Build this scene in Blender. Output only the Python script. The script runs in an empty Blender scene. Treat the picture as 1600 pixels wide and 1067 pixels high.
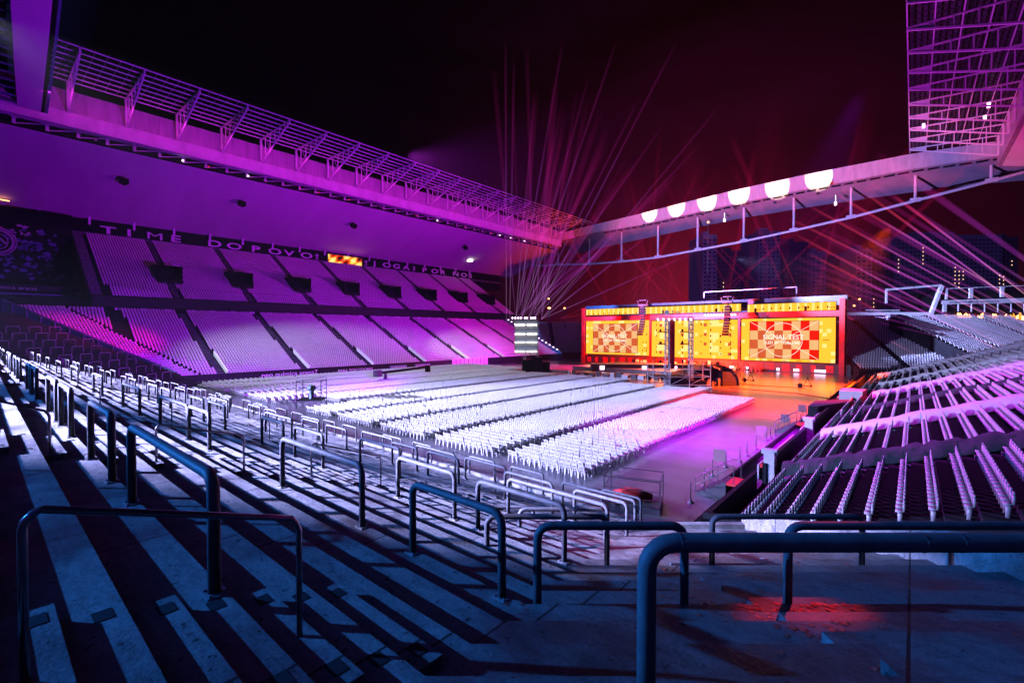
import bpy, math, random
import numpy as np
random.seed(7); np.random.seed(7)
R = math.radians
sc = bpy.context.scene
COL = sc.collection
# ------------------------------------------------------------------ camera
cd = bpy.data.cameras.new('camera'); cam = bpy.data.objects.new('camera', cd); COL.objects.link(cam)
cd.sensor_width = 36; cd.lens = 725 / 1600 * 36; cd.clip_start = 0.05; cd.clip_end = 3000
cam.location = (0, 0, 9.5); cam.rotation_euler = (R(90 - 1.067), 0, R(40.87)); sc.camera = cam
sc.view_settings.view_transform = 'Standard'; sc.view_settings.look = 'None'
sc.view_settings.exposure = 0.0; sc.view_settings.gamma = 1
sc.cycles.transparent_max_bounces = 64; sc.cycles.max_bounces = 5; sc.cycles.diffuse_bounces = 0
sc.cycles.glossy_bounces = 2; sc.cycles.use_denoising = True; sc.cycles.sample_clamp_indirect = 4
# ------------------------------------------------------------------ night sky
w = bpy.data.worlds.new("World"); sc.world = w; w.use_nodes = True
wn = w.node_tree.nodes; wl = w.node_tree.links; wn.clear()
def N(tree, t, **k):
    n = tree.nodes.new(t)
    for a, b in k.items(): setattr(n, a, b)
    return n
wo = N(w.node_tree, 'ShaderNodeOutputWorld'); bg = N(w.node_tree, 'ShaderNodeBackground')
tc = N(w.node_tree, 'ShaderNodeTexCoord')
def wmath(op, a, b=None, clamp=False):
    n = N(w.node_tree, 'ShaderNodeMath', operation=op); n.use_clamp = clamp
    for i, v in enumerate((a, b)):
        if v is None: continue
        if isinstance(v, (int, float)): n.inputs[i].default_value = v
        else: wl.new(v, n.inputs[i])
    return n.outputs[0]
def wdot(vec):
    n = N(w.node_tree, 'ShaderNodeVectorMath', operation='DOT_PRODUCT'); wl.new(tc.outputs['Generated'], n.inputs[0])
    v = np.array(vec, float); n.inputs[1].default_value = tuple(v / np.linalg.norm(v)); return n.outputs['Value']
glow = wmath('POWER', wdot((-.30, 1, .02)), 14, True)            # lit air above the stage
glow2 = wmath('POWER', wdot((-.42, .9, .22)), 9, True)
back = wmath('MULTIPLY', wmath('ADD', wdot((-.05, -1, .18)), 0.0, True), 1.0)  # blue fill added to the sky behind the camera
mp = N(w.node_tree, 'ShaderNodeMapping'); mp.inputs['Scale'].default_value = (2, 2, 9)
wl.new(tc.outputs['Generated'], mp.inputs[0])
nz = N(w.node_tree, 'ShaderNodeTexNoise'); nz.inputs['Scale'].default_value = 1.6; nz.inputs['Detail'].default_value = 4
wl.new(mp.outputs[0], nz.inputs['Vector'])
cl = wmath('MULTIPLY', wmath('SUBTRACT', nz.outputs[0], .30, True), 2.4)
def wcol(rgb, fac):
    n = N(w.node_tree, 'ShaderNodeVectorMath', operation='SCALE'); n.inputs[0].default_value = rgb
    if isinstance(fac, float): n.inputs['Scale'].default_value = fac
    else: wl.new(fac, n.inputs['Scale'])
    return n.outputs[0]
def wadd(a, b):
    n = N(w.node_tree, 'ShaderNodeVectorMath', operation='ADD'); wl.new(a, n.inputs[0]); wl.new(b, n.inputs[1]); return n.outputs[0]
sky = wadd(wcol((.0012, .0004, .0008), 1.0), wcol((.038, .0003, .0005), glow))
sky = wadd(sky, wcol((.009, .0003, .006), wmath('MULTIPLY', glow2, cl)))
sky = wadd(sky, wcol((.13, .002, .001), wmath('POWER', wdot((-.36, 1, .03)), 70, True)))
sky = wadd(sky, wcol((.008, .026, .19), back))
wl.new(sky, bg.inputs[0]); bg.inputs[1].default_value = 1.0; wl.new(bg.outputs[0], wo.inputs[0])

# ------------------------------------------------------------------ lamps of the place and added fill lamps
def spot(name, loc, tgt, power, colr, size_deg, blend=.5, radius=.25, soft=None):
    l = bpy.data.lights.new(name, 'SPOT'); l.energy = power; l.color = colr
    l.spot_size = R(size_deg); l.spot_blend = blend; l.shadow_soft_size = radius
    o = bpy.data.objects.new(name, l); COL.objects.link(o); o.location = loc
    d = np.array(tgt, float) - np.array(loc, float)
    import mathutils
    o.rotation_euler = mathutils.Vector(d).to_track_quat('-Z', 'Y').to_euler(); return o
WHITE = (.40, .40, .90); COOL = (.66, .68, .95)
# floodlights on the near roof beam: chairs
spot('flood_and_fill_lamp', (-92, 1, 51), (-31, 50, 0), 2.3e5, COOL, 33, .4, .4)
spot('flood_and_fill_lamp', (-92, 1, 51), (-52, 60, 0), 6.5e4, COOL, 52, .6, .4)
spot('flood_and_fill_lamp', (-92, 1, 51), (-92, 52, 1), 2.8e5, COOL, 52, .7, .4)
# raking over the terrace
spot('flood_and_fill_lamp', (-88, -20, 18), (-70, 0, 7), 1.6e6, WHITE, 62, 1.0, .3)
spot('flood_and_fill_lamp', (-58, -20, 18), (-43, -2, 7.8), 9e5, WHITE, 33, 1.0, .3)
spot('flood_and_fill_lamp', (-37, -20, 18), (-20, -2, 8), 8e5, WHITE, 19, 1.0, .3)
spot('flood_and_fill_lamp', (-60, -38, 29), (-4, 6, 5), 2.7e5, (.02, .19, .8), 58, 1.0, .3)  # unseen blue fill added over the foreground steps
spot('stage_and_fill_spot', (-50, 36, 6), (-140, 40, 40), 1.9e5, (.27, .0, .80), 110, .6, .6)        # purple on the left roof
spot('stage_and_fill_spot', (-64, 100, 8), (-140, 94, 38), 1.9e5, (.46, .0, .72), 100, .6, .6)
spot('stage_and_fill_spot', (-60, 104, 14), (-110, 122, 8), 7e4, (1.0, .0, .40), 50, .8, .5)
spot('stage_and_fill_spot', (-84, 40, 30), (-112, 14, 8), 9e4, (1.0, .0, .45), 26, .7, .3)       # magenta on the corner seats
spot('stage_and_fill_spot', (-86, 60, 22), (-104, 98, 5), 6e4, (1, .9, .82), 30, .9, .3)          # white patch, lower seats
spot('stage_and_fill_spot', (-70, 52, 42), (5, 44, 5), 1.1e6, (.66, .03, .95), 42, .8, .6)       # magenta on the right seats
spot('stage_and_fill_spot', (-46, 90, 12), (8, 115, 58), 2.2e5, (.62, .02, .85), 70, .8, .4)   # right canopy
spot('stage_and_fill_spot', (-50, 100, 10), (-40, 174, 55), 5e5, (.42, .28, 1.0), 90, .8, .4)    # far roof beam
spot('stage_and_fill_spot', (-30, 110, 26), (12, 156, 12), 8e5, (.38, .42, 1.0), 46, .8, .4)
# coloured fill spots added above the open floor to tint it
spot('stage_and_fill_spot', (-3, 97, 27), (-18, 95, 0), 2.8e6, (1.0, .06, .0), 60, 1., .5)
spot('stage_and_fill_spot', (-3, 66, 27), (-14, 66, 0), 8e5, (1.0, .01, .06), 48, 1., .5)
spot('stage_and_fill_spot', (-3, 42, 27), (-14, 43, 0), 5e5, (.46, .0, .80), 42, 1., .5)
spot('stage_and_fill_spot', (-46, 108, 4), (-46, 130, 8), 4e5, (1.0, .04, .01), 140, .5, 1.)           # red wash of the stage wall
spot('stage_and_fill_spot', (-20, 190, 40), (-20, 360, 40), 1.6e5, (.45, .12, 1.0), 100, .6, 1.)           # violet fill spot added behind the bowl to tint the apartment towers
spot('stage_and_fill_spot', (-46, 110, 11), (-54, 100, 0), 1.0e5, (1.0, .08, .10), 100, .8, 1.)
spot('stage_and_fill_spot', (-4, 62, 56), (-5.6, 12.6, 3.9), 7e4, (1, .02, .3), 7, 1., .2)  # unseen narrow spot added to redden the lower corner steps
spot('stage_and_fill_spot', (-4, 62, 56), (-1.0, 6.6, 6), 1.2e5, (1, .04, .10), 1.3, 1., .1)  # unseen narrow spot added to redden the leaf litter
spot('stage_and_fill_spot', (-68, 118, 18), (-96, 156, 8), 1.3e5, (.06, .20, 1.0), 70, .8, .5)
spot('stage_and_fill_spot', (-72, 120, 17), (-76, 104, 0), 2.2e5, (1.0, .04, .22), 74, 1., .5)
spot('stage_and_fill_spot', (-50, 124, 16), (-50, 108, 2), 1.2e5, (1.0, .16, .04), 70, 1., .5)
al = bpy.data.lights.new('edge_strip_lamp', 'AREA'); al.shape = 'RECTANGLE'; al.size = .2; al.size_y = 165; al.energy = 4.5e3; al.color = (1, .03, .75)
ao = bpy.data.objects.new('edge_strip_lamp', al); COL.objects.link(ao); ao.location = (-114, 91, 51.2); ao.rotation_euler = (0, R(90 + 12), 0)
# ------------------------------------------------------------------ materials
def mat(name, base, rough=.6, metal=0., noise=0., nscale=3., base2=None, bump=0., bscale=20., emit=None, estr=0., spec=.5, stretch=(1, 1, 1), dirt=None, rough2=None):
    m = bpy.data.materials.new(name); m.use_nodes = True; t = m.node_tree; p = t.nodes['Principled BSDF']
    p.inputs['Base Color'].default_value = (*base, 1); p.inputs['Roughness'].default_value = rough
    p.inputs['Metallic'].default_value = metal; p.inputs['Specular IOR Level'].default_value = spec
    if emit:
        p.inputs['Emission Color'].default_value = (*emit, 1); p.inputs['Emission Strength'].default_value = estr
    if noise or bump:
        c = N(t, 'ShaderNodeTexCoord'); mpn = N(t, 'ShaderNodeMapping'); mpn.inputs['Scale'].default_value = stretch
        t.links.new(c.outputs['Object'], mpn.inputs[0])
    if noise:
        n = N(t, 'ShaderNodeTexNoise'); n.inputs['Scale'].default_value = nscale; n.inputs['Detail'].default_value = 8; n.inputs['Roughness'].default_value = .65
        t.links.new(mpn.outputs[0], n.inputs['Vector'])
        r = N(t, 'ShaderNodeValToRGB'); e = r.color_ramp.elements
        b2 = base2 or tuple(v * (1 - noise) for v in base)
        e[0].position = .36; e[0].color = (*b2, 1); e[1].position = .62; e[1].color = (*base, 1)
        t.links.new(n.outputs[0], r.inputs[0]); src = r.outputs[0]
        if dirt:
            n2 = N(t, 'ShaderNodeTexNoise'); n2.inputs['Scale'].default_value = dirt; n2.inputs['Detail'].default_value = 5
            t.links.new(c.outputs['Object'], n2.inputs['Vector'])
            r2 = N(t, 'ShaderNodeValToRGB'); e2 = r2.color_ramp.elements
            e2[0].position = .38; e2[0].color = (.35, .35, .37, 1); e2[1].position = .5; e2[1].color = (1, 1, 1, 1)
            t.links.new(n2.outputs[0], r2.inputs[0])
            mx = N(t, 'ShaderNodeMix', data_type='RGBA', blend_type='MULTIPLY'); mx.inputs[0].default_value = 1
            t.links.new(src, mx.inputs[6]); t.links.new(r2.outputs[0], mx.inputs[7]); src = mx.outputs[2]
        t.links.new(src, p.inputs['Base Color'])
        if rough2 is not None:
            mr = N(t, 'ShaderNodeMapRange'); mr.inputs[1].default_value = .38; mr.inputs[2].default_value = .6
            mr.inputs[3].default_value = rough2; mr.inputs[4].default_value = rough
            t.links.new(n.outputs[0], mr.inputs[0]); t.links.new(mr.outputs[0], p.inputs['Roughness'])
    if bump:
        nb = N(t, 'ShaderNodeTexNoise'); nb.inputs['Scale'].default_value = bscale; nb.inputs['Detail'].default_value = 5
        t.links.new(mpn.outputs[0], nb.inputs['Vector'])
        bn = N(t, 'ShaderNodeBump'); bn.inputs['Strength'].default_value = bump; bn.inputs['Distance'].default_value = .03
        t.links.new(nb.outputs[0], bn.inputs['Height']); t.links.new(bn.outputs[0], p.inputs['Normal'])
    return m
def emi(name, c, s):
    m = bpy.data.materials.new(name); m.use_nodes = True; t = m.node_tree; t.nodes.clear()
    e = N(t, 'ShaderNodeEmission'); e.inputs[0].default_value = (*c, 1); e.inputs[1].default_value = s
    o = N(t, 'ShaderNodeOutputMaterial'); t.links.new(e.outputs[0], o.inputs[0]); return m
M = dict(
    concrete=mat('weathered_concrete', (.40, .39, .37), .8, noise=.5, nscale=1.7, bump=.25, bscale=14, dirt=.9, rough2=.5, stretch=(.5, 2.2, 1)),
    concrete2=mat('damp_concrete', (.34, .34, .34), .62, noise=.6, nscale=1.3, bump=.5, bscale=9, dirt=1.3, rough2=.3),
    pad=mat('anti_slip_pad', (.03, .03, .035), .9),
    tube=mat('painted_steel_tube', (.26, .26, .27), .55, noise=.35, nscale=5, bump=.04, bscale=30),
    chrome=mat('thin_handrail_steel', (.35, .3, .33), .28, metal=.8, noise=.2, nscale=8),
    steel=mat('galvanised_steel', (.5, .5, .52), .45, metal=.2, noise=.2, nscale=4),
    darksteel=mat('dark_steel', (.05, .05, .06), .5, noise=.3, nscale=3),
    black=mat('black_panel', (.004, .004, .005), .7, noise=.3, nscale=2, spec=.15),
    seat2=mat('dimmed_seat_plastic', (.30, .29, .31), .35, noise=.15, nscale=.8),  # white seats given a dimmed colour, offsetting the flood light on them
    seat=mat('white_seat_plastic', (.72, .71, .72), .42, noise=.12, nscale=.8),
    chair=mat('white_plastic_chair', (.56, .55, .55), .42, noise=.12, nscale=.35),
    stand=mat('dark_shaded_concrete', (.014, .014, .017), .9, noise=.4, nscale=.7, spec=.15),  # shade on treads and far-left wing is put into this near-black base
    stand2=mat('grey_stand_concrete', (.10, .10, .12), .8, noise=.4, nscale=.6),
    fascia=mat('dark_fascia_panel', (.007, .009, .012), .6, noise=.3, nscale=.6, spec=.2),
    soffit=mat('white_roof_membrane', (.62, .62, .62), .75, noise=.14, nscale=.05, stretch=(.4, 2.2, 1)),
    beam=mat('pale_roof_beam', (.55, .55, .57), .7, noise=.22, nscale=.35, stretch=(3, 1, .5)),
    glass=mat('roof_edge_panel', (.42, .36, .42), .35, noise=.3, nscale=.35, stretch=(1, 3, .3)),
    white=mat('white_steel', (.75, .75, .76), .45, noise=.1, nscale=1),
    letter=mat('lettering_white', (.8, .8, .8), .5),
    tarp=mat('white_tarpaulin', (.42, .41, .43), .55, noise=.1, nscale=2, bump=.8, bscale=3),
    curtain=mat('dark_cloth', (.014, .022, .026), .8, noise=.4, nscale=2, bump=.8, bscale=4),
    tower=mat('apartment_render', (.30, .30, .34), .8, noise=.2, nscale=.05),
    tdark=mat('apartment_shade_render', (.07, .07, .09), .8, noise=.2, nscale=.05),
    win=mat('dark_window', (.02, .02, .03), .2),
    red=mat('red_cloth', (.55, .02, .02), .7), teal=mat('teal_painted_wall', (.10, .22, .26), .6, noise=.3, nscale=.5),
    ramp=mat('stage_skin', (.03, .028, .03), .45, noise=.3, nscale=1),
    paper=mat('laminated_sheet', (.30, .16, .20), .5), ground=mat('asphalt_ground', (.03, .03, .035), .9, noise=.3, nscale=.3),
    yel=emi('led_yellow', (1.0, .40, .025), 1.65), yel2=emi('led_pale_yellow', (1.0, .66, .20), 1.4), yel3=emi('led_deep_yellow', (1.0, .42, .02), 1.1),
    cream=emi('led_cream', (1.0, .55, .22), .95), org=emi('led_orange_red', (.80, .13, .035), .9), redl=emi('led_red', (1.0, .012, .0), .95),
    wht=emi('led_white', (1, .86, .7), 1.2), dled=emi('led_dark', (.05, .008, .0), 1), lamp=emi('lamp_glass', (1, .9, .75), 9), plamp=emi('pink_lamp_glass', (1, .62, .95), 5),
    olamp=emi('orange_lamp_glass', (1, .32, .10), 8), winlit=emi('lit_window', (1, .55, .35), 1.6), conc=emi('concourse_lamp', (1, .42, .05), 1.2), redstrip=emi('red_strip_lamp', (1, .03, .12), .8))
def concrete_mat(name, base, rough, wet):
    m = bpy.data.materials.new(name); m.use_nodes = True; t = m.node_tree; p = t.nodes['Principled BSDF']; L = t.links.new
    c = N(t, 'ShaderNodeTexCoord')
    def noise(scale, detail=6, stretch=(1, 1, 1), ro=.6):
        mp_ = N(t, 'ShaderNodeMapping'); mp_.inputs['Scale'].default_value = stretch; L(c.outputs['Object'], mp_.inputs[0])
        n = N(t, 'ShaderNodeTexNoise'); n.inputs['Scale'].default_value = scale; n.inputs['Detail'].default_value = detail; n.inputs['Roughness'].default_value = ro; L(mp_.outputs[0], n.inputs['Vector']); return n.outputs[0]
    def ramp(src, a, b, ca, cb):
        r_ = N(t, 'ShaderNodeValToRGB'); e = r_.color_ramp.elements; e[0].position = a; e[0].color = (*ca, 1); e[1].position = b; e[1].color = (*cb, 1); L(src, r_.inputs[0]); return r_.outputs[0]
    def mul(a, b):
        mx = N(t, 'ShaderNodeMix', data_type='RGBA', blend_type='MULTIPLY'); mx.inputs[0].default_value = 1; L(a, mx.inputs[6]); L(b, mx.inputs[7]); return mx.outputs[2]
    big = noise(.55, 5); mid = noise(3.2, 8, (.6, 1.8, 1), .7); fine = noise(26, 4); pit = noise(9, 3)
    col = ramp(mid, .30, .68, tuple(v * .48 for v in base), base)
    col = mul(col, ramp(big, .36, .52, (.42, .42, .45), (1, 1, 1)))
    col = mul(col, ramp(fine, .30, .60, (.62, .62, .62), (1, 1, 1)))
    col = mul(col, ramp(pit, .30, .36, (.25, .25, .26), (1, 1, 1)))
    b = N(t, 'ShaderNodeTexBrick'); b.offset = 0; b.inputs['Scale'].default_value = 1; b.inputs['Brick Width'].default_value = 3.4; b.inputs['Row Height'].default_value = 60; b.inputs['Mortar Size'].default_value = .016
    b.inputs['Color1'].default_value = (1, 1, 1, 1); b.inputs['Color2'].default_value = (.8, .8, .82, 1); b.inputs['Mortar'].default_value = (.12, .12, .12, 1); L(c.outputs['Object'], b.inputs['Vector'])
    col = mul(col, b.outputs[0]); L(col, p.inputs['Base Color'])
    mr = N(t, 'ShaderNodeMapRange'); mr.inputs[1].default_value = .36; mr.inputs[2].default_value = .56; mr.inputs[3].default_value = wet; mr.inputs[4].default_value = rough; L(big, mr.inputs[0]); L(mr.outputs[0], p.inputs['Roughness'])
    ad = N(t, 'ShaderNodeMath', operation='ADD'); L(mid, ad.inputs[0]); L(fine, ad.inputs[1])
    bn = N(t, 'ShaderNodeBump'); bn.inputs['Strength'].default_value = .45; bn.inputs['Distance'].default_value = .02; L(ad.outputs[0], bn.inputs['Height']); L(bn.outputs[0], p.inputs['Normal'])
    return m
M['concrete'] = concrete_mat('weathered_concrete', (.62, .60, .58), .8, .55)
M['concrete2'] = concrete_mat('damp_concrete', (.46, .46, .46), .6, .3)
# wooden-looking event floor: long panels with joints, worn and glossy
def floor_mat():
    m = bpy.data.materials.new('event_floor_panel'); m.use_nodes = True; t = m.node_tree; p = t.nodes['Principled BSDF']; L = t.links.new
    c = N(t, 'ShaderNodeTexCoord'); mp_ = N(t, 'ShaderNodeMapping'); mp_.inputs['Rotation'].default_value = (0, 0, 0)
    L(c.outputs['Object'], mp_.inputs[0])
    b = N(t, 'ShaderNodeTexBrick'); b.inputs['Scale'].default_value = 1; b.inputs['Brick Width'].default_value = 2.4; b.inputs['Row Height'].default_value = 1.1
    b.inputs['Mortar Size'].default_value = .022; b.inputs['Color1'].default_value = (.15, .15, .17, 1); b.inputs['Color2'].default_value = (.10, .10, .12, 1); b.inputs['Mortar'].default_value = (.10, .10, .10, 1)
    L(mp_.outputs[0], b.inputs['Vector'])
    n = N(t, 'ShaderNodeTexNoise'); n.inputs['Scale'].default_value = .7; n.inputs['Detail'].default_value = 7; L(c.outputs['Object'], n.inputs['Vector'])
    mx = N(t, 'ShaderNodeMix', data_type='RGBA', blend_type='MULTIPLY'); mx.inputs[0].default_value = .55
    L(b.outputs[0], mx.inputs[6]); L(n.outputs[0], mx.inputs[7]); L(mx.outputs[2], p.inputs['Base Color'])
    mr = N(t, 'ShaderNodeMapRange'); mr.inputs[3].default_value = .22; mr.inputs[4].default_value = .46; L(n.outputs[0], mr.inputs[0]); L(mr.outputs[0], p.inputs['Roughness'])
    mw = N(t, 'ShaderNodeMapping'); mw.inputs['Scale'].default_value = (.8, 3.2, 1); L(c.outputs['Object'], mw.inputs[0])
    nb = N(t, 'ShaderNodeTexNoise'); nb.inputs['Scale'].default_value = 1.6; nb.inputs['Detail'].default_value = 4; L(mw.outputs[0], nb.inputs['Vector'])
    bn = N(t, 'ShaderNodeBump'); bn.inputs['Strength'].default_value = .35; bn.inputs['Distance'].default_value = .05; L(nb.outputs[0], bn.inputs['Height']); L(bn.outputs[0], p.inputs['Normal'])
    p.inputs['Coat Weight'].default_value = .9; p.inputs['Coat Roughness'].default_value = .24; p.inputs['Coat IOR'].default_value = 1.8
    return m
M['floor'] = floor_mat(); M['under'] = mat('shaded_beam_underside', (.26, .25, .30), .7, noise=.2, nscale=.3)  # underside's shade is painted in as a darker base
# ------------------------------------------------------------------ mesh helpers
class MB:
    def __init__(s): s.v = []; s.f = []; s.m = []; s.mi = 0; s.sm = False
    def add(s, vs, fs):
        o = len(s.v); s.v += [tuple(map(float, p)) for p in vs]; s.f += [tuple(i + o for i in f) for f in fs]; s.m += [s.mi] * len(fs); return s
    def quad(s, a, b, c, d): return s.add([a, b, c, d], [(0, 1, 2, 3)])
    def box(s, a, b):
        x0, y0, z0 = a; x1, y1, z1 = b
        return s.add([(x0, y0, z0), (x1, y0, z0), (x1, y1, z0), (x0, y1, z0), (x0, y0, z1), (x1, y0, z1), (x1, y1, z1), (x0, y1, z1)],
                     [(0, 3, 2, 1), (4, 5, 6, 7), (0, 1, 5, 4), (1, 2, 6, 5), (2, 3, 7, 6), (3, 0, 4, 7)])
    def prism(s, poly, z0, z1):
        n = len(poly); return s.add([(*p, z0) for p in poly] + [(*p, z1) for p in poly],
                     [tuple(range(n))[::-1], tuple(range(n, 2 * n))] + [(i, (i + 1) % n, n + (i + 1) % n, n + i) for i in range(n)])
    def hexa(s, p8):
        return s.add(p8, [(0, 3, 2, 1), (4, 5, 6, 7), (0, 1, 5, 4), (1, 2, 6, 5), (2, 3, 7, 6), (3, 0, 4, 7)])
    def bar(s, p, q, wd, h=None):
        h = h or wd; p = np.array(p, float); q = np.array(q, float); d = q - p; L_ = np.linalg.norm(d)
        if L_ < 1e-6: return s
        d /= L_; u = np.array((0, 0, 1.)) if abs(d[2]) < .95 else np.array((0, 1., 0)); a = np.cross(d, u); a /= np.linalg.norm(a); b = np.cross(a, d)
        a *= wd / 2; b *= h / 2
        return s.hexa([p - a - b, p + a - b, q + a - b, q - a - b, p - a + b, p + a + b, q + a + b, q - a + b])
    def tube(s, path, r, n=8, caps=True):
        P = [np.array(p, float) for p in path]; k = len(P); vs = []; pu = None
        for i in range(k):
            d = (P[min(i + 1, k - 1)] - P[max(i - 1, 0)]); d /= np.linalg.norm(d)
            if pu is None:
                u = np.array((0, 0, 1.)) if abs(d[2]) < .9 else np.array((0, 1., 0)); a = np.cross(d, u)
            else: a = pu - d * np.dot(pu, d)
            a /= np.linalg.norm(a); pu = a; b = np.cross(d, a); rr = r[i] if isinstance(r, (list, tuple)) else r
            vs += [P[i] + rr * (a * math.cos(t) + b * math.sin(t)) for t in [2 * math.pi * j / n for j in range(n)]]
        fs = [(i * n + j, i * n + (j + 1) % n, (i + 1) * n + (j + 1) % n, (i + 1) * n + j) for i in range(k - 1) for j in range(n)]
        if caps: fs += [tuple(range(n))[::-1], tuple(range((k - 1) * n, k * n))]
        return s.add(vs, fs)
    def build(s, name, mats, parent=None, smooth=False):
        me = bpy.data.meshes.new(name); me.from_pydata(s.v, [], s.f)
        for m_ in (mats if isinstance(mats, list) else [mats]): me.materials.append(m_)
        if s.mi or any(s.m): me.polygons.foreach_set('material_index', s.m)
        if smooth: me.shade_smooth() if hasattr(me, 'shade_smooth') else me.polygons.foreach_set('use_smooth', [True] * len(s.f))
        o = bpy.data.objects.new(name, me); COL.objects.link(o)
        if parent is not None: o.parent = parent
        return o
def tag(o, label=None, cat=None, group=None, kind=None):
    if label: o['label'] = label
    if cat: o['category'] = cat
    if group: o['group'] = group
    if kind: o['kind'] = kind
    return o
def thing(name, label, cat, loc=(0, 0, 0), rz=0., group=None):
    o = bpy.data.objects.new(name, None); COL.objects.link(o); o.location = loc; o.rotation_euler = (0, 0, rz); o.empty_display_size = .2
    return tag(o, label, cat, group)
def batch(name, base_v, base_f, X, mt, parent=None):
    """many copies of a small quad mesh as one mesh. X: n x (x,y,z,rot)"""
    bv = np.array(base_v, float); bf = np.array(base_f, int); X = np.array(X, float); n = len(X); k = len(bv)
    c, s_ = np.cos(X[:, 3]), np.sin(X[:, 3])
    V = np.empty((n, k, 3)); V[:, :, 0] = c[:, None] * bv[:, 0] - s_[:, None] * bv[:, 1] + X[:, 0:1]
    V[:, :, 1] = s_[:, None] * bv[:, 0] + c[:, None] * bv[:, 1] + X[:, 1:2]; V[:, :, 2] = bv[:, 2] + X[:, 2:3]
    F_ = (bf[None] + (np.arange(n) * k)[:, None, None]).reshape(-1)
    me = bpy.data.meshes.new(name); me.vertices.add(n * k); me.vertices.foreach_set('co', V.reshape(-1))
    nf = n * len(bf); me.loops.add(nf * 4); me.loops.foreach_set('vertex_index', F_); me.polygons.add(nf)
    me.polygons.foreach_set('loop_start', np.arange(nf) * 4); me.update(calc_edges=True); me.materials.append(mt)
    o = bpy.data.objects.new(name, me); COL.objects.link(o); o.parent = parent; return o
def text(name, body, size, mt, loc, rot, parent=None, ext=.03, sx=1., bold=0., align='LEFT'):
    cu = bpy.data.curves.new(name, 'FONT'); cu.body = body; cu.size = size; cu.extrude = ext; cu.offset = bold; cu.align_x = align
    ob = bpy.data.objects.new(name, cu); COL.objects.link(ob); dg = bpy.context.evaluated_depsgraph_get()
    me = bpy.data.meshes.new_from_object(ob.evaluated_get(dg)); bpy.data.objects.remove(ob)
    me.materials.clear(); me.materials.append(mt)
    o = bpy.data.objects.new(name, me); COL.objects.link(o); o.location = loc; o.rotation_euler = rot; o.scale = (sx, 1, 1); o.parent = parent; return o
A = R(40.87); SA, CA = math.sin(A), math.cos(A)
def cf(lat, fwd, z=0.): return (lat * CA - fwd * SA, lat * SA + fwd * CA, z)      # site axes turned along the corner terrace
# seat and chair templates (front faces -x for the stand seats: people look towards -x)
def quads(boxes):
    m = MB()
    for a, b in boxes: m.box(a, b)
    return m.v, m.f
# ------------------------------------------------------------------ ground and event floor
g = MB(); g.quad((-900, -500, -.6), (900, -500, -.6), (900, 1500, -.6), (-900, 1500, -.6)); tag(g.build('ground', M['ground']), kind='structure')
g = MB(); g.box((-98.5, 21.4, -.3), (-8.3, 131, 0)); g.box((-84, 19.6, -.3), (-9, 21.4, -.004)); fl = tag(g.build('event_floor', M['floor']), kind='structure')

# ------------------------------------------------------------------ standing terrace (rows along x), two corner wings
PT, RS = .762, .259
Yn = lambda n: .75 + PT * n
Zn = lambda n: 7.325 - RS * n
creaseR = lambda y: -(y * (1 - CA) + 1.3235) / SA                      # where it meets the right-hand wing
creaseL = lambda y: -84 - (21 - y) * .378
N0, N1 = -8, 24
m = MB()
for n in range(N0, N1 + 1):
    a, b, z = Yn(n - 1), Yn(n), Zn(n)
    ra, rb = min(creaseR(a), 12 if a < -3 else 9e9), creaseR(b)
    m.quad((creaseL(a), a, z), (ra, a, z), (rb, b, z), (creaseL(b), b, z))
    zb = Zn(n + 1) if n < N1 else -.3
    m.quad((creaseL(b), b, z), (rb, b, z), (rb, b, zb), (creaseL(b), b, zb))
tr = thing('standing_terrace', 'stepped concrete standing terrace falling away to the event floor, striped by raking light', 'terrace', (-40, 20, 0))
o = m.build('terrace_steps', M['concrete'], tr); o.location = (40, -20, 0)
tr2 = (40, -20, 0)
aisles = [(-4.9, -3.1), (-14.6, -12.3), (-23.9, -21.9), (-33.2, -31.2), (-42.4, -40.4), (-51.6, -49.6), (-60.8, -58.8), (-70, -68), (-79, -77)]
pd = MB()
for ax0, ax1 in aisles:
    hs = MB()
    for n in range(-2, N1):
        y = Yn(n); z = Zn(n)
        if ax1 > creaseR(y) - .1: continue
        hs.box((ax0, y + .002, Zn(n + 1) + .001), (ax1, y + .37, z - RS / 2))
        if ax0 > -24:
            for xx in (ax0 + .12, ax1 - .3):
                pd.box((xx, y - .2, z + .002), (xx + .17, y - .08, z + .006)); pd.box((xx, y + .2, z - RS / 2 + .002), (xx + .17, y + .32, z - RS / 2 + .006))
    hs.build('stair_aisle', M['concrete'], tr).location = tr2
o = pd.build('grip_pads', M['pad'], tr); o.location = tr2; o['kind'] = 'stuff'
# front kerb
k = MB(); k.box((-84, 21.0, -.3), (-14.6, 21.2, .46)); k.hexa([(-14.6, 21.0, -.3), (-9.9, 20.6, -.3), (-9.9, 20.8, -.3), (-14.6, 21.2, -.3), (-14.6, 21.0, .46), (-9.9, 20.6, .46), (-9.9, 20.8, .46), (-14.6, 21.2, .46)])
o = k.build('front_kerb', M['concrete'], None); tag(o, 'low pale concrete kerb wall between the standing terrace and the chairs', 'kerb wall')
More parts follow.
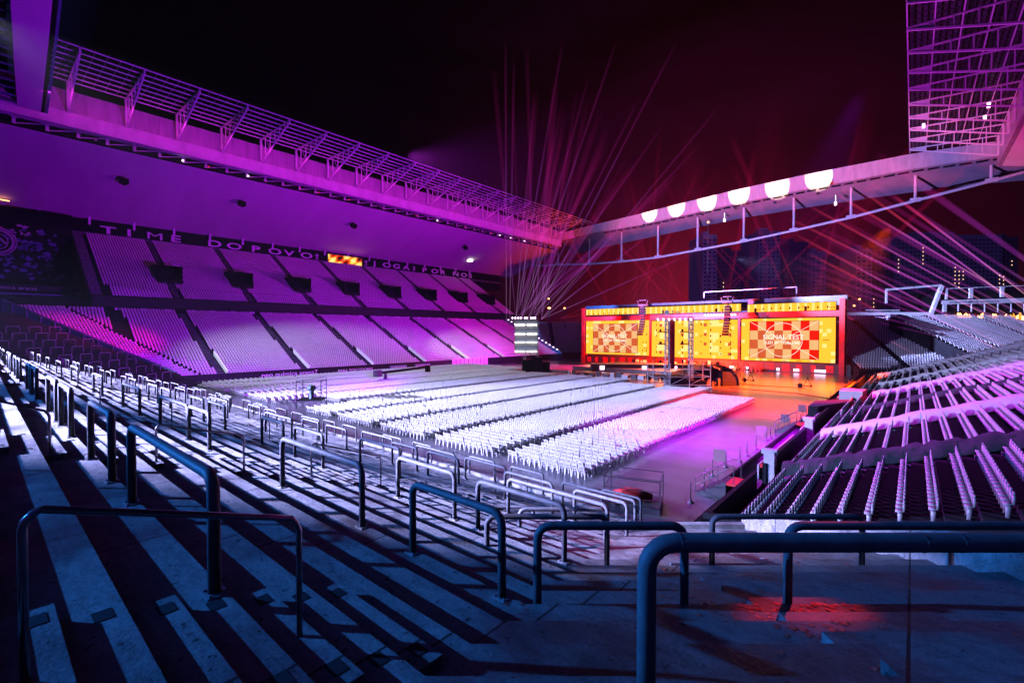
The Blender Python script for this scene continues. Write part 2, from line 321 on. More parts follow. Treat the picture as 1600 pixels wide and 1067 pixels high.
# right-hand wing, where the camera stands
LW = 8.75
m = MB(); S1 = 20
for n in range(N0, S1 + 1):
    sa_, sb_, z = Yn(n - 1) + 1.3235, Yn(n) + 1.3235, Zn(n)
    def lc(s): # lateral position of the crease at wing distance s
        y = s - 1.3235; x = creaseR(y); return x * CA + y * SA
    la, lb = max(lc(sa_), -6), max(lc(sb_), -6)
    if sa_ < 0: la = lb = -3.5 if sb_ < -1 else la
    lr = LW if sb_ > 7 else 16
    m.quad(cf(la, sa_, z), cf(lr, sa_, z), cf(lr, sb_, z), cf(lb, sb_, z))
    zb = Zn(n + 1) if n < S1 else 0.2
    m.quad(cf(lb, sb_, z), cf(lr, sb_, z), cf(lr, sb_, zb), cf(lb, sb_, zb))
rw = thing('corner_terrace', 'damp stained concrete steps of the corner in the right foreground', 'terrace', cf(3, 10, 0))
def rel(o, t): o.location = tuple(-a for a in t.location); return o
rel(m.build('terrace_steps', M['concrete2'], rw), rw)
hs = MB()
for n in range(2, 18):
    s = Yn(n) + 1.3235; hs.prism([cf(3.2, s + .004)[:2], cf(5.1, s + .004)[:2], cf(5.1, s + .38)[:2], cf(3.2, s + .38)[:2]], Zn(n + 1) + .002, Zn(n) - RS / 2)
rel(hs.build('half_step', M['concrete2'], rw), rw)
m = MB(); sE = Yn(S1) + 1.3235
m.prism([cf(-3.2, sE)[:2], cf(LW, sE)[:2], cf(LW, sE + .25)[:2], cf(-3.2, sE + .25)[:2]], -.3, Zn(S1) + .16)
rel(m.build('end_wall', M['concrete'], rw), rw)
# sloping side wall of the wing
p = [cf(LW, 6.6), cf(LW, sE + .25), cf(LW + .25, sE + .25), cf(LW + .25, 6.6)]
m = MB(); zt = [7.5 - .34 * 5.2 + .75, Zn(S1) + .35, Zn(S1) + .35, 7.5 - .34 * 5.2 + .75]
m.hexa([(*q[:2], -.3) for q in p] + [(*q[:2], z) for q, z in zip(p, zt)])
o = m.build('side_wall', M['concrete'], None); tag(o, 'stained concrete side wall behind the foreground rail at the right edge', 'wall')
# far-left wing
m = MB()
cL = np.array((-84, 21.)); nL = np.array((.654, .756))
wa, wb = np.array((-98, 21.)), np.array((-124, 3.5))
def isect(p0, d0, p1, d1):
    A_ = np.array([d0, -d1]).T; t = np.linalg.solve(A_, p1 - p0); return p0 + t[0] * d0
for n in range(-22, N1 + 1):
    z = Zn(n); pts = []
    for yy in (Yn(n - 1), Yn(n)):
        c0 = np.array((creaseL(yy), yy)); e = isect(c0, np.array((-.756, .654)), wa, wb - wa)
        if (e - c0) @ np.array((-.756, .654)) < 0: e = c0
        if e[0] < -124: e = c0 + np.array((-.756, .654)) * min(40, np.linalg.norm(e - c0))
        pts += [c0, e]
    a, b, d, e = pts
    m.quad((*a, z), (*d, z), (*e, z), (*b, z)); m.quad((*d, z), (*d, z - RS), (*e, z - RS), (*e, z))
o = m.build('corner_terrace', M['stand']); tag(o, 'dark stepped terrace corner at the far left below the pink seats', 'terrace')  # the wing's shadow is painted in by the near-black material
m = MB(); m.hexa([(-97, 22.5, -.3), (-125, 3.0, -.3), (-125.3, 3.6, -.3), (-97.3, 23, -.3), (-97, 22.5, 2.6), (-125, 3.0, 15.6), (-125.3, 3.6, 15.6), (-97.3, 23, 2.6)])
for i in range(12):
    t = i / 12; x = -97 - 28 * t; y = 22.4 - 19.5 * t; z = 2.6 + 13 * t; m.bar((x, y - .1, z - 2.0), (x, y - .1, z + .1), .12)
tag(m.build('dividing_wall', M['teal']), 'teal sloping wall between the dark terrace and the pink seats', 'wall')

# ------------------------------------------------------------------ crush barriers
def bent(L_, h, r=.17, seg=5):
    p = [(0, 0, 0), (0, 0, h - r)]
    for i in range(1, seg + 1): a = math.pi / 2 * i / seg; p.append((r - r * math.cos(a), 0, h - r + r * math.sin(a)))
    for i in range(0, seg + 1): a = math.pi / 2 * i / seg; p.append((L_ - r + r * math.sin(a), 0, h - r + r * math.cos(a)))
    p.append((L_, 0, 0)); return p
_bm = {}
def barrier(x, y, z, rz, L_, label, group=None, r=.055, h=1.1, plates=True):
    key = (round(L_, 1), plates, r, h)
    L_ = round(L_, 1)
    if key not in _bm:
        t = MB(); t.tube(bent(L_, h), r, 14 if plates else 6)
        if plates:
            for xx in (.2, L_ * .44, L_ * .5, L_ - .2): t.tube([(xx - .006, 0, h), (xx, 0, h), (xx + .006, 0, h)], [r, r + .0035, r], 14, False)
            for xx in (0, L_): t.tube([(xx, 0, .014), (xx, 0, .03)], r + .008, 14, False)
        me = t.build('tmp', M['tube'], None, True)
        pm = MB(); pm.box((-.11, -.09, 0), (.11, .09, .014))
        for a in (-.08, .08):
            for b in (-.06, .06): pm.box((a - .014, b - .014, .014), (a + .014, b + .014, .032))
        po = pm.build('tmp', M['steel']); _bm[key] = (me.data, po.data); bpy.data.objects.remove(me); bpy.data.objects.remove(po)
    d, pmesh = _bm[key]
    o = bpy.data.objects.new('crush_barrier', d); COL.objects.link(o); o.location = (x, y, z); o.rotation_euler = (0, 0, rz)
    tag(o, label, 'crush barrier', group or 'crush barriers on the standing terrace')
    if plates:
        for xx in (0, L_):
            q = bpy.data.objects.new('base_plate', pmesh); COL.objects.link(q); q.parent = o; q.location = (xx, 0, 0)
    return o
zy = lambda y: Zn(math.ceil((y - .75) / PT - 1e-6))
near = [ (-8.42, 1.43, 3.46, 'thick grey barrier above the purple-lit handrail at lower left'),
 (-12.0, 1.43, 2.1, 'grey barrier just beyond the largest left barrier, same row'),
 (-10.72, 4.48, 3.27, 'long grey barrier in the second row, between the two handrails'),
 (-5.95, 4.48, 1.86, 'short grey barrier left of the foreground corner, its right post on the lowest dark step'),
 (-17.7, 4.48, 2.0, 'pale lit barrier in second row right of the big handrail, wide and square'),
 (-21.3, 4.48, 3.5, 'pale lit long barrier in the second row behind the thin dark handrail')]
for x, y, L_, lab in near: barrier(x, y, zy(y), 0, L_, lab)
rown = ['first', 'second', 'third', 'fourth', 'fifth', 'sixth', 'seventh']
used = []
for k in range(7):
    y = 1.43 + 3.048 * k; z = zy(y)
    x = {0: -13.4, 1: -24.6, 2: -4.9, 3: -5.9, 4: -6.9, 5: -8.1, 6: -9.3}[k]
    i = 0; lim = creaseL(y) + 1
    while x > lim:
        L_ = [2.0, 3.3, 2.3, 3.4, 2.1, 2.8][(i * 2 + k * 3) % 6] if not (k == 2 and i == 0) else 2.4
        x0 = x - L_
        # keep the stair aisles free
        for a0, a1 in aisles:
            if x0 < a1 + .1 and x > a0 - .1: x = a0 - .25 if x > a1 else min(x, a0 - .25); x0 = x - L_
        if x0 < lim: break
        d = abs(x) * SA + y * CA
        nearish = d < 14 and k < 5
        side = 'lit pale' if x < -24 or k < 2 else 'blue-grey'
        if k >= 2 and i < 3 and d < 24:
            lab = '%s tubular barrier, %s from the right in the %s barrier row below the camera' % (side, ['first', 'second', 'third'][i], rown[k])
        else:
            zone = 'near half' if x > -45 else 'far half'
            lab = '%s tubular barrier among the %s of the %s barrier row' % ('small', zone, rown[k])
        barrier(x0, y, z, 0, L_, lab, 'crush barriers in the %s row%s' % (rown[k], ', near end' if (k >= 2 and i < 3 and d < 24) else ''), plates=d < 30)
        x = x0 - [.95, 1.3, .8, 1.25][(i + k) % 4]; i += 1
# barriers of the right wing
def wb_(lat, s, L_, label, h=1.1, r=.055):
    z = Zn(math.ceil((s - 1.3235 - .75) / PT - 1e-6)); p = cf(lat, s, z); return barrier(p[0], p[1], p[2], A, L_, label, 'crush barriers of the corner terrace', r=r, h=h)
wb_(.82, 2.8, 3.8, 'thickest dark foreground rail, running out of the right edge of the picture', h=1.16, r=.057)
wb_(.33, 5.95, 1.95, 'dark rail in the middle foreground with its left post beside the crease', h=1.24)
wb_(3.57, 5.95, 3.4, 'dark rail at right whose left post stands in the red-lit leaves', h=1.24)
wb_(4.0, 9.2, 3.0, 'third rail at right, in front of the seats, behind the two nearer rails')
wb_(-.5, 9.2, 2.4, 'rail behind the middle foreground rail, half hidden, pink top edge')
wb_(.2, 12.3, 2.3, 'small rail with pink top edge over the wing edge, near the floor')
wb_(-1.9, 15.2, 2.6, 'smallest rail near the lowest steps of the corner, left of the caged platform')
# barriers of the dark wing, far left
i = 0
for n in (20, 16, 12, 8, 4, 0, -4, -8):
    yy = Yn(n) - .08
    for j in range(6):
        c0 = np.array((creaseL(yy), yy)) + np.array((-.756, .654)) * (1.2 + 3.9 * j)
        e = isect(c0, np.array((-.756, .654)), wa, wb - wa)
        if (e - c0) @ np.array((-.756, .654)) < 3: break
        barrier(c0[0] - 2.3 * .756, c0[1] + 2.3 * .654, Zn(n), -math.asin(.654), 2.3, 'small magenta-tinged barrier on the dark corner terrace at far left', 'crush barriers on the dark far-left corner', plates=False)
# thin stair handrails
def handrail(x, y0, y1, label, h=.93, r=.024):
    z0, z1 = zy(y0), zy(y1); t = MB()
    zt0, zt1 = z0 + h, z1 + h; s = .1
    pts = [(x, y0, z0), (x, y0, zt0 - s)] + [(x, y0 + s * (1 - math.cos(a)), zt0 - s + s * math.sin(a)) for a in (.5, 1.0, 1.4)]
    pts += [(x, y1 - s * .6, zt1 + .02), (x, y1 - .02, zt1 - .04), (x, y1, zt1 - s), (x, y1, z1)]
    t.tube(pts, r, 10); o = t.build('stair_handrail', M['chrome'], None, True); tag(o, label, 'handrail', 'stair handrails')
    for yy, zz in ((y0, z0), (y1, z1)):
        b = MB(); b.tube([(x, yy, zz), (x, yy, zz + .012)], .07, 12); b.build('base_flange', M['steel'], o)
handrail(-3.9, .16, 1.76, 'slim purple-lit handrail at the lower left corner of the picture', 1.13)
handrail(-12.5, 2.55, 4.3, 'thin dark handrail crossing in front of the pale second-row barriers')
handrail(-12.5, -1.0, .9, 'thin dark handrail reaching in from the left edge, up the second aisle')
handrail(-12.5, 6.0, 8.2, 'thin handrail lower on the second aisle, behind the long blue-grey barrier')
handrail(-22.9, 3.0, 5.2, 'thin handrail on the third aisle at left')
handrail(-22.9, 9.0, 11.3, 'thin handrail on the third aisle, lower down near the middle')
handrail(-13.4, 14.4, 16.6, 'thin handrail low on the second aisle near the kerb wall')
# stair gates over the kerb: small railed steps onto the floor
def railed_step(x, lab):
    t = thing('railed_step', lab, 'steps', (x, 21.3, 0), 0, 'railed steps onto the event floor')
    m = MB()
    for i in range(3): m.box((0, .0 + .3 * i, .002), (1.2, .3 + .3 * i, .5 - .16 * i))
    m.build('tread_block', M['darksteel'], t)
    m = MB()
    for xx in (0, 1.2):
        m.tube([(xx, 0, .02), (xx, 0, 1.4), (xx, .9, .95), (xx, .9, .02)], .025, 6)
        m.tube([(xx, 0, .95), (xx, .9, .55)], .018, 6)
    m.tube([(0, -.6, 1.4), (0, 0, 1.4)], .025, 6); m.tube([(1.2, -.6, 1.4), (1.2, 0, 1.4)], .025, 6)
    m.build('railing', M['tube'], t)
for x, lab in ((-24.6, 'railed steps onto the floor, the nearest of the set, centre'), (-33.8, 'railed steps onto the floor below the scaffold frame'), (-50.5, 'railed steps onto the floor left of the scaffold frame'), (-61, 'railed steps onto the floor, farthest to the left')): railed_step(x, lab)
# caged platform with red cover, at the corner of the floor
t = thing('caged_platform', 'small railed platform with a red cover at the near corner of the floor', 'platform', (-12.6, 22.2, 0), R(18))
m = MB(); m.box((0, 0, .002), (2.9, 2.0, .35)); m.build('deck', M['darksteel'], t)
m = MB()
c4 = [(0, 0), (2.9, 0), (2.9, 2.0), (0, 2.0)]
for i in range(4):
    a, b = c4[i], c4[(i + 1) % 4]; m.bar((*a, .35), (*a, 1.75), .05); m.bar((*a, 1.74), (*b, 1.74), .05); m.bar((*a, 1.2), (*b, 1.2), .035)
m.build('railing', M['darksteel'], t)
m = MB(); m.tube([(.4, .6, .62), (1.0, .7, .72), (1.7, .9, .7), (2.4, 1.1, .58)], [.2, .32, .3, .15], 10); m.build('cover', M['red'], t, True)
for i, (x, y, lab) in enumerate([(-11.6, 24.1, 'clear rubbish bag'), (-9.4, 23.6, 'crumpled sheet')]): pass
# fallen leaves / litter on the damp steps
def litter():
    pts = []
    rr = random.Random(3)
    for (lat, s, spread, k) in [(3.55, 5.95, .55, 150), (4.1, 5.6, .35, 60), (.2, 6.0, .25, 14), (2.3, 6.2, .25, 16), (4.2, 9.3, .3, 12), (5.6, 9.6, .5, 26), (3.4, 5.0, .4, 36), (2.6, 8.9, 1.3, 18), (-1.5, 9.6, 1.2, 30), (-.5, 12.2, 1.5, 40), (5, 4.6, 1.6, 26)]:
        for _ in range(k):
            s2 = s + rr.gauss(0, spread * .5); l2 = lat + rr.gauss(0, spread); n = math.ceil((s2 - 1.3235 - .75) / PT)
            p = cf(l2, s2, Zn(n) + .004)
            pts.append((*p, rr.uniform(0, 6.28), rr.uniform(.02, .05)))
    m = MB()
    for x, y, z, a, r_ in pts:
        c, s_ = math.cos(a), math.sin(a); t = rr.uniform(-.4, .6)
        q = [(-1, -.5), (0, -.7), (1, 0), (0, .7), (-1, .5)]
        m.add([(x + r_ * (u * c - v * s_), y + r_ * (u * s_ + v * c), z + .002 + r_ * .5 * abs(u) * max(t, 0)) for u, v in q], [(0, 1, 2, 3, 4)])
    return m
M['leaf'] = mat('red_lit_leaf', (.9, .22, .16), .45, noise=.5, nscale=30)  # red light on the leaves painted into their base colour
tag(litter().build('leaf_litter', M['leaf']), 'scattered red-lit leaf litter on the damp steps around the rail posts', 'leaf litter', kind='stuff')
# three crumpled papers
for i, (lat, s, lab) in enumerate([(5.5, 10.2, 'white paper scrap on the steps, leftmost of three'), (6.9, 9.8, 'white paper scrap on the steps, middle of three'), (7.9, 9.1, 'white paper scrap on the steps, rightmost of three')]):
    n = math.ceil((s - 2.0735) / PT); p = cf(lat, s, Zn(n) + .004); m = MB()
    m.add([(0, 0, 0), (.14, .01, .0), (.08, .1, .018), (-.03, .07, .005), (.04, .03, .014)], [(0, 1, 4), (1, 2, 4), (2, 3, 4), (3, 0, 4)])
    o = m.build('paper_scrap', M['letter']); o.location = p; o.rotation_euler = (0, 0, i * 1.3); tag(o, lab, 'paper', 'paper scraps on the steps')

# ------------------------------------------------------------------ chairs on the floor
cb = MB()
def chair_mesh(hi=True):
    m = MB()  # monobloc chair facing +y; back at -y
    for sx in (-1, 1):
        for sy in (-1, 1):
            x, y = sx * .2, sy * .2; xo, yo = sx * .235, sy * .24
            m.hexa([(xo - .022, yo - .022, 0), (xo + .022, yo - .022, 0), (xo + .022, yo + .022, 0), (xo - .022, yo + .022, 0), (x - .032, y - .032, .43), (x + .032, y - .032, .43), (x + .032, y + .032, .43), (x - .032, y + .032, .43)])
    m.box((-.22, -.2, .43), (.22, .22, .46))
    def back(x0, x1, z0, z1):
        f = lambda z: -.2 - (z - .46) * .28
        m.hexa([(x0, f(z0) - .03, z0), (x1, f(z0) - .03, z0), (x1, f(z0), z0), (x0, f(z0), z0), (x0, f(z1) - .03, z1), (x1, f(z1) - .03, z1), (x1, f(z1), z1), (x0, f(z1), z1)])
    if hi:
        back(-.22, -.15, .46, .86); back(.15, .22, .46, .86); back(-.15, .15, .80, .88); back(-.15, .15, .56, .62)
        for x in (-.09, 0, .09): back(x - .022, x + .022, .62, .80)
    else:
        back(-.22, -.07, .46, .86); back(.07, .22, .46, .86); back(-.07, .07, .76, .87); back(-.07, .07, .54, .66)
    return m
blocks = []
x = -16.0
while x > -96:
    blocks.append((x - 6.7, x)); x -= 8.2 if len(blocks) % 5 else 9.0
pos = []
for bi, (x0, x1) in enumerate(blocks):
    yend = 68.5 if bi == 0 else 82 if bi < 7 else 92
    y = 25.9
    ci = 0
    while y < yend:
        for c in range(13):
            xx = x1 - .27 - c * .51
            if xx < -96.5: continue
            if -63.5 < xx < -54.5 and y < 31.5: continue
            if -29.5 < xx < -22 and y > 77: continue
            if -39 < xx < -26 and y > 75: continue
            if random.random() < .004: continue
            pos.append((xx + random.gauss(0, .02), y + random.gauss(0, .025), 0, random.gauss(0, .05), bi))
        y += .88
        ci += 1
        if ci % 26 == 0: y += .0
pos.sort(key=lambda p: -p[0] * SA + p[1] * CA if True else 0)
cm = chair_mesh(True).build('plastic_chair', M['chair']); cmesh = cm.data; bpy.data.objects.remove(cm)
names = ['right-hand block beside the open floor', 'second block from the right', 'third block from the right', 'fourth block from the right', 'fifth block from the right']
for p in pos[:300]:
    o = bpy.data.objects.new('plastic_chair', cmesh); COL.objects.link(o); o.location = p[:3]; o.rotation_euler = (0, 0, p[3])
    tag(o, 'white plastic chair in the nearest rows of the ' + names[min(p[4], 4)], 'chair', 'white plastic chairs, ' + names[min(p[4], 4)])
lo = chair_mesh(False)
o = batch('plastic_chairs', lo.v, lo.f, [p[:4] for p in pos[300:]], M['chair']); tag(o, 'remaining thousands of white plastic chairs in blocks across the event floor', 'chairs', kind='stuff')
# ------------------------------------------------------------------ stand seats
sv, sf = quads([((-.15, -.19, .38), (.17, .19, .43)), ((.15, -.19, .43), (.205, .19, .70)), ((.155, -.15, .70), (.205, .15, .77)), ((-.02, -.03, 0), (.12, .03, .38))])
sm_ = MB(); sm_.v, sm_.f, sm_.m = list(sv), list(sf), [0] * len(sf); so = sm_.build('tmp', M['seat']); seatmesh = so.data; bpy.data.objects.remove(so)
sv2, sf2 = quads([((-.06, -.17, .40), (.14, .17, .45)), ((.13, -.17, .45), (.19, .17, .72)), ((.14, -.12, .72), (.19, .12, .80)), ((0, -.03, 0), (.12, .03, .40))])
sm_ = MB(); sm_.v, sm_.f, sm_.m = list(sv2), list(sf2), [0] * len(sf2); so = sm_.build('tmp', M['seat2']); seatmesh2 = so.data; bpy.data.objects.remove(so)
def seats(P, parent, off, nind=100, alt=False):
    P = np.array(P, float); d = np.hypot(P[:, 0], P[:, 1]); P = P[np.argsort(d)]
    P[:, :3] -= np.array(off)
    for p in P[:nind]:
        q = bpy.data.objects.new('seat', seatmesh2 if alt else seatmesh); COL.objects.link(q); q.location = p[:3]; q.rotation_euler = (0, 0, p[3]); q.parent = parent
    if len(P) > nind:
        o = batch('seats', sv2 if alt else sv, sf2 if alt else sf, P[nind:], M['seat2' if alt else 'seat'], parent); o['kind'] = 'stuff'
# ---- right grandstand
RO = (-5, 30, 0)
rs = thing('grandstand', 'right-hand grandstand of magenta-lit seat rows with tarpaulins across it', 'grandstand', RO)
def shift(o, off): o.location = tuple(-a for a in off); return o
m = MB(); rk = 46; ry0, ry1 = 19.6, 108
for k in range(rk):
    x = -5.75 + .82 * k; z = 1.5 + .279 * k
    y0 = ry0 if x < 3 else 12
    m.box((x, y0, -.3), (x + .82, ry1, z))
shift(m.build('seating_deck', M['stand'], rs), RO)
aisR = [29, 41, 53.5, 66, 78, 90, 101]
P = []
for k in range(rk):
    x = -5.75 + .82 * k + .5; z = 1.5 + .279 * k; y = (ry0 if x < 3 else 13) + .4
    while y < ry1:
        if all(abs(y - a) > .85 for a in aisR): P.append((x, y, z, 0))
        y += .5
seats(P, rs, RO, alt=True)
for a in aisR:
    m = MB()
    for k in range(rk - 1): x = -5.75 + .82 * k; m.box((x + .45, a - .6, 1.502 + .279 * k), (x + .818, a + .6, 1.64 + .279 * k))
    shift(m.build('aisle_steps', M['stand2'], rs), RO)
m = MB(); m.box((-6.6, 19.0, -.3), (-6.4, 28.0, 1.9)); m.box((-6.6, 30.0, -.3), (-6.4, 108, 1.9)); m.box((-6.4, 19.3, -.3), (8, 19.55, 2.2))
shift(m.build('front_wall', M['fascia'], rs), RO)
# draped sheets over the aisles
def drape(name, a, k0, k1, hgt, wd, mt, label, cat, group, wob=.12):
    rr = random.Random(int(a * 7)); m = MB(); cols = []
    n = 40
    for i in range(n + 1):
        k = k0 + (k1 - k0) * i / n; x = -5.4 + .82 * k; z = 1.6 + .279 * k
        j = [rr.uniform(-1, 1) * wob for _ in range(4)]
        cols.append([(x, a - wd / 2 - .25 + j[0], z + .05), (x, a - wd / 2 + j[1] * .4, z + hgt * .86 + j[1] * .6), (x, a + j[2], z + hgt + j[2] * .7 - (.10 if i % 5 == 2 else 0)), (x, a + wd / 2 + j[3] * .4, z + hgt * .8), (x, a + wd / 2 + .25, z + .05)])
    vs = [p for c in cols for p in c]; fs = [(i * 5 + j, (i + 1) * 5 + j, (i + 1) * 5 + j + 1, i * 5 + j + 1) for i in range(n) for j in range(4)]
    vs2 = vs + [(p[0], p[1], p[2] - .03) for p in vs]; o_ = len(vs)
    fs += [tuple(v + o_ for v in f[::-1]) for f in fs]
    m.add(vs2, fs); o = m.build(name, mt, None, True); tag(o, label, cat, group)
G = 'sheets draped up the right grandstand'
drape('cloth_screen', 29.2, 0, 13, .75, .5, M['curtain'], 'dark cloth screen across the nearest aisle of the right grandstand', 'screen', G)
drape('tarpaulin', 41, .4, 30, .75, 1.0, M['tarp'], 'broad white tarpaulin over the aisle, nearest of the white sheets', 'tarpaulin', G)
drape('cloth_screen', 53.3, 2, 34, .55, .4, M['curtain'], 'dark cloth strip between the two lower white tarpaulins', 'screen', G)
drape('tarpaulin', 65, 2.5, 36, .7, 1.2, M['tarp'], 'white tarpaulin, second from the camera, narrower than the nearest one', 'tarpaulin', G)
drape('tarpaulin', 77, 2.5, 38, .7, 1.3, M['tarp'], 'white tarpaulin, third from the camera on the right grandstand', 'tarpaulin', G)
drape('tarpaulin', 97, 1.2, 40, .8, 1.6, M['tarp'], 'thin far white tarpaulin just below the corner seats', 'tarpaulin', G)
# glass barrier posts and gutter ledge beside the floor
t = thing('pitch_side_ledge', 'purple-lit ledge with dark parapet running beside the floor towards the stage', 'ledge', (-7.4, 30, 0))
off = (-7.4, 30, 0)
m = MB(); m.box((-8.15, 28.4, -.3), (-6.62, 128, .62)); shift(m.build('ledge_top', M['stand2'], t), off)
m = MB(); m.box((-8.29, 28.4, -.3), (-8.16, 128, 1.0)); shift(m.build('parapet', M['stand'], t), off)
for y0, y1 in ((31, 42), (45, 57), (70, 84)):
    m = MB(); m.box((-7.1, y0, .622), (-7.0, y1, 1.5)); shift(m.build('side_panel', M['glass'], t), off)
    m = MB(); m.box((-6.95, y0, 1.35), (-6.65, y1, 1.5)); shift(m.build('bench_rail', M['red'], t), off)
m = MB(); m.prism([(-8.0, 55), (-7.2, 55.4), (-4.8, 62.5), (-5.4, 63.5), (-8.0, 60)], .63, 2.1)
tag(m.build('covered_equipment', M['curtain']), 'dark covered heap on the ledge beside the white tarpaulin', 'covered heap')
m = MB(); m.prism([(-6.3, 64), (-4.2, 64.2), (-4.0, 67), (-6.2, 67.2)], 1.5, 3.0); tag(m.build('equipment_case', M['tarp']), 'white case at the foot of the second white tarpaulin', 'case')
for i, (y, lab) in enumerate(((43.6, 'white box on end beside the ledge, farther one'), (30.1, 'white box on end beside the ledge, nearer one'))):
    m = MB(); m.box((-6.55, y, .63), (-6.0, y + .6, 2.6)); m.box((-6.7, y + .1, 2.4), (-5.9, y + .5, 2.7)); tag(m.build('utility_box', M['tarp']), lab, 'utility box', 'white utility boxes by the ledge')
# deck stairs at near right
def deck_stair(x, y, lab):
    t = thing('deck_stair', lab, 'stairs', (x, y, 0), 0, 'stairs down to the event floor')
    m = MB()
    for i in range(6): m.box((.28 * i, 0, .002), (.28 * i + .28, 1.5, .17 * (i + 1)))
    m.build('stair_flight', M['darksteel'], t)
    m = MB()
    for yy in (0.02, 1.48):
        m.tube([(0, yy, .1), (0, yy, 1.05), (1.6, yy, 2.05), (2.1, yy, 2.05), (2.1, yy, 1.0)], .028, 6); m.tube([(.8, yy, .5), (.8, yy, 1.55)], .022, 6); m.tube([(0, yy, .6), (1.6, yy, 1.6)], .018, 6)
    m.build('railing', M['darksteel'], t)
    m = MB(); m.box((1.7, 0, .9), (2.6, 1.5, 1.03)); m.build('landing', M['red'], t)
deck_stair(-9.6, 27.6, 'dark railed stairs from the floor by the near end of the ledge')
deck_stair(-9.9, 49.8, 'dark railed stairs from the floor farther along the ledge')
# posts on the floor
cone = MB(); cone.tube([(0, 0, 0), (0, 0, .04), (0, 0, .1), (0, 0, .24)], [.19, .18, .08, .045], 10); cone.tube([(0, 0, .24), (0, 0, 1.15)], .035, 8)
co = cone.build('tmp', M['darksteel'], None, True); cmesh2 = co.data; bpy.data.objects.remove(co)
sg = MB(); sg.box((-.38, -.02, .35), (.38, .02, 1.2)); sgo = sg.build('tmp', M['paper']); sgm = sgo.data; bpy.data.objects.remove(sgo)  # sheets tinted pink to carry red light in their colour
stan = [(-9.33, 26.07), (-9.69, 29.35), (-9.97, 31.81), (-9.92, 34.56), (-9.54, 36.62), (-9.63, 38.89), (-9.61, 41.51), (-9.7, 45.61), (-9.62, 46.67), (-9.54, 48.1), (-9.4, 54.0), (-9.25, 56.84), (-9.24, 59.77), (-9.21, 62.43), (-9.12, 65.35), (-9.05, 69.15), (-8.9, 72.2), (-8.92, 80.51), (-8.8, 86), (-8.7, 93.7), (-8.6, 101), (-8.5, 110), (-8.5, 118)]
onam = ['nearest', 'second nearest', 'third nearest', 'fourth nearest', 'fifth nearest', 'sixth nearest', 'seventh nearest', 'eighth nearest']
for i, p in enumerate(stan):
    o = bpy.data.objects.new('queue_post', cmesh2); COL.objects.link(o); o.location = (*p, 0)
    tag(o, ('dark post on a weighted base, %s of the line beside the ledge' % onam[i]) if i < 8 else 'small dark post in the far part of the line beside the ledge', 'post', 'posts along the right edge of the floor')
    if i in (3, 7, 10, 13):
        q = bpy.data.objects.new('notice_sheet', sgm); COL.objects.link(q); q.location = (-.45, 0, 0); q.parent = o; q.rotation_euler = (0, 0, R(18))
# ------------------------------------------------------------------ left grandstand
LO = (-97, 80, 0)
ls = thing('grandstand', 'left-hand two-tier grandstand of purple-lit seats under the roof', 'grandstand', LO)
NK = 32; lx = lambda k: -97 - .85 * k; lz = lambda k: 1.5 + .40 * k
yA = lambda x: 4 + (x + 124) * .63
yB = lambda x: 10.8 + (x + 124) * .56
m = MB()
for k in range(NK):
    x = lx(k); y0 = max(yA(x - .4) + .6, 4.4) if x < -98 else 21.5
    m.box((x - .85, y0, -.3), (x, 139, lz(k)))
shift(m.build('lower_deck', M['stand'], ls), LO)
aisL = [30 + 15.6 * i for i in range(8)]
P = []; PW = []
for k in range(NK):
    x = lx(k) - .5; z = lz(k)
    y = max(yB(x), 4) + 1.2
    while y < 138.4:
        ok = all(abs(y - a) > .95 for a in aisL)
        if x < -108 and abs(y - 18.4) < 1.3: ok = False
        if ok: P.append((x, y, z, math.pi))
        y += .52
    y = max(yA(x), 4) + 1.0
    while y < yB(x) + .4: PW.append((x, y, z, math.pi)); y += .47
seats(P, ls, LO)
cs = thing('corner_seating', 'wedge of bright pink seats at far left beside the teal wall', 'seating', (-110, 14, 0))
seats(PW, cs, (-110, 14, 0))
# upper tier
UK = 33; ux = lambda k: -124.3 - .85 * k; uz = lambda k: 16.4 + .522 * k
m = MB()
for k in range(UK):
    x = ux(k); y0 = 17 - .0 * k; m.box((x - .85, y0 - 1.6, uz(k) - 1.6), (x, 147, uz(k)))
shift(m.build('upper_deck', M['stand'], ls), LO)
P = []
for k in range(UK):
    x = ux(k) - .5; z = uz(k); y = 18.0 + (.9 if k < 6 else 0)
    while y < 146.5:
        ok = all(abs(y - a) > .9 for a in aisL) and not (9 <= k <= 15 and any(abs(y - a) < 2.6 for a in aisL))
        if ok: P.append((x, y, z, math.pi))
        y += .52
us = thing('upper_seating', 'upper-tier seats of the left grandstand, purple under the lettering', 'seating', (-124, 80, 16))
seats(P, us, (-124, 80, 16))
for a in aisL:
    m = MB()
    m.box((ux(15) - .9, a - 2.4, uz(8) + .6), (ux(15) - .7, a + 2.4, uz(15) + 1.1))
    m.box((ux(9), a - 2.5, uz(9)), (ux(15) - .7, a - 2.3, uz(15) + 1.0)); m.box((ux(9), a + 2.3, uz(9)), (ux(15) - .7, a + 2.5, uz(15) + 1.0))
    m.box((ux(9) + .1, a - 2.5, uz(9) - .1), (ux(9) + .2, a + 2.5, uz(9) + 1.0)); m.box((ux(15) - .9, a - 2.5, uz(15) + 1.1), (ux(12), a + 2.5, uz(15) + 1.25))
    shift(m.build('stair_mouth', M['black'], ls), LO)
for a in aisL:
    m = MB()
    for k in range(NK - 1): m.box((lx(k) - .85, a - .6, lz(k) + .002), (lx(k) - .45, a + .6, lz(k) + .20))
    for k in range(UK - 1):
        if not 9 <= k <= 15: m.box((ux(k) - .85, a - .55, uz(k) + .002), (ux(k) - .45, a + .55, uz(k) + .26))
    shift(m.build('aisle_steps', M['stand2'], ls), LO)
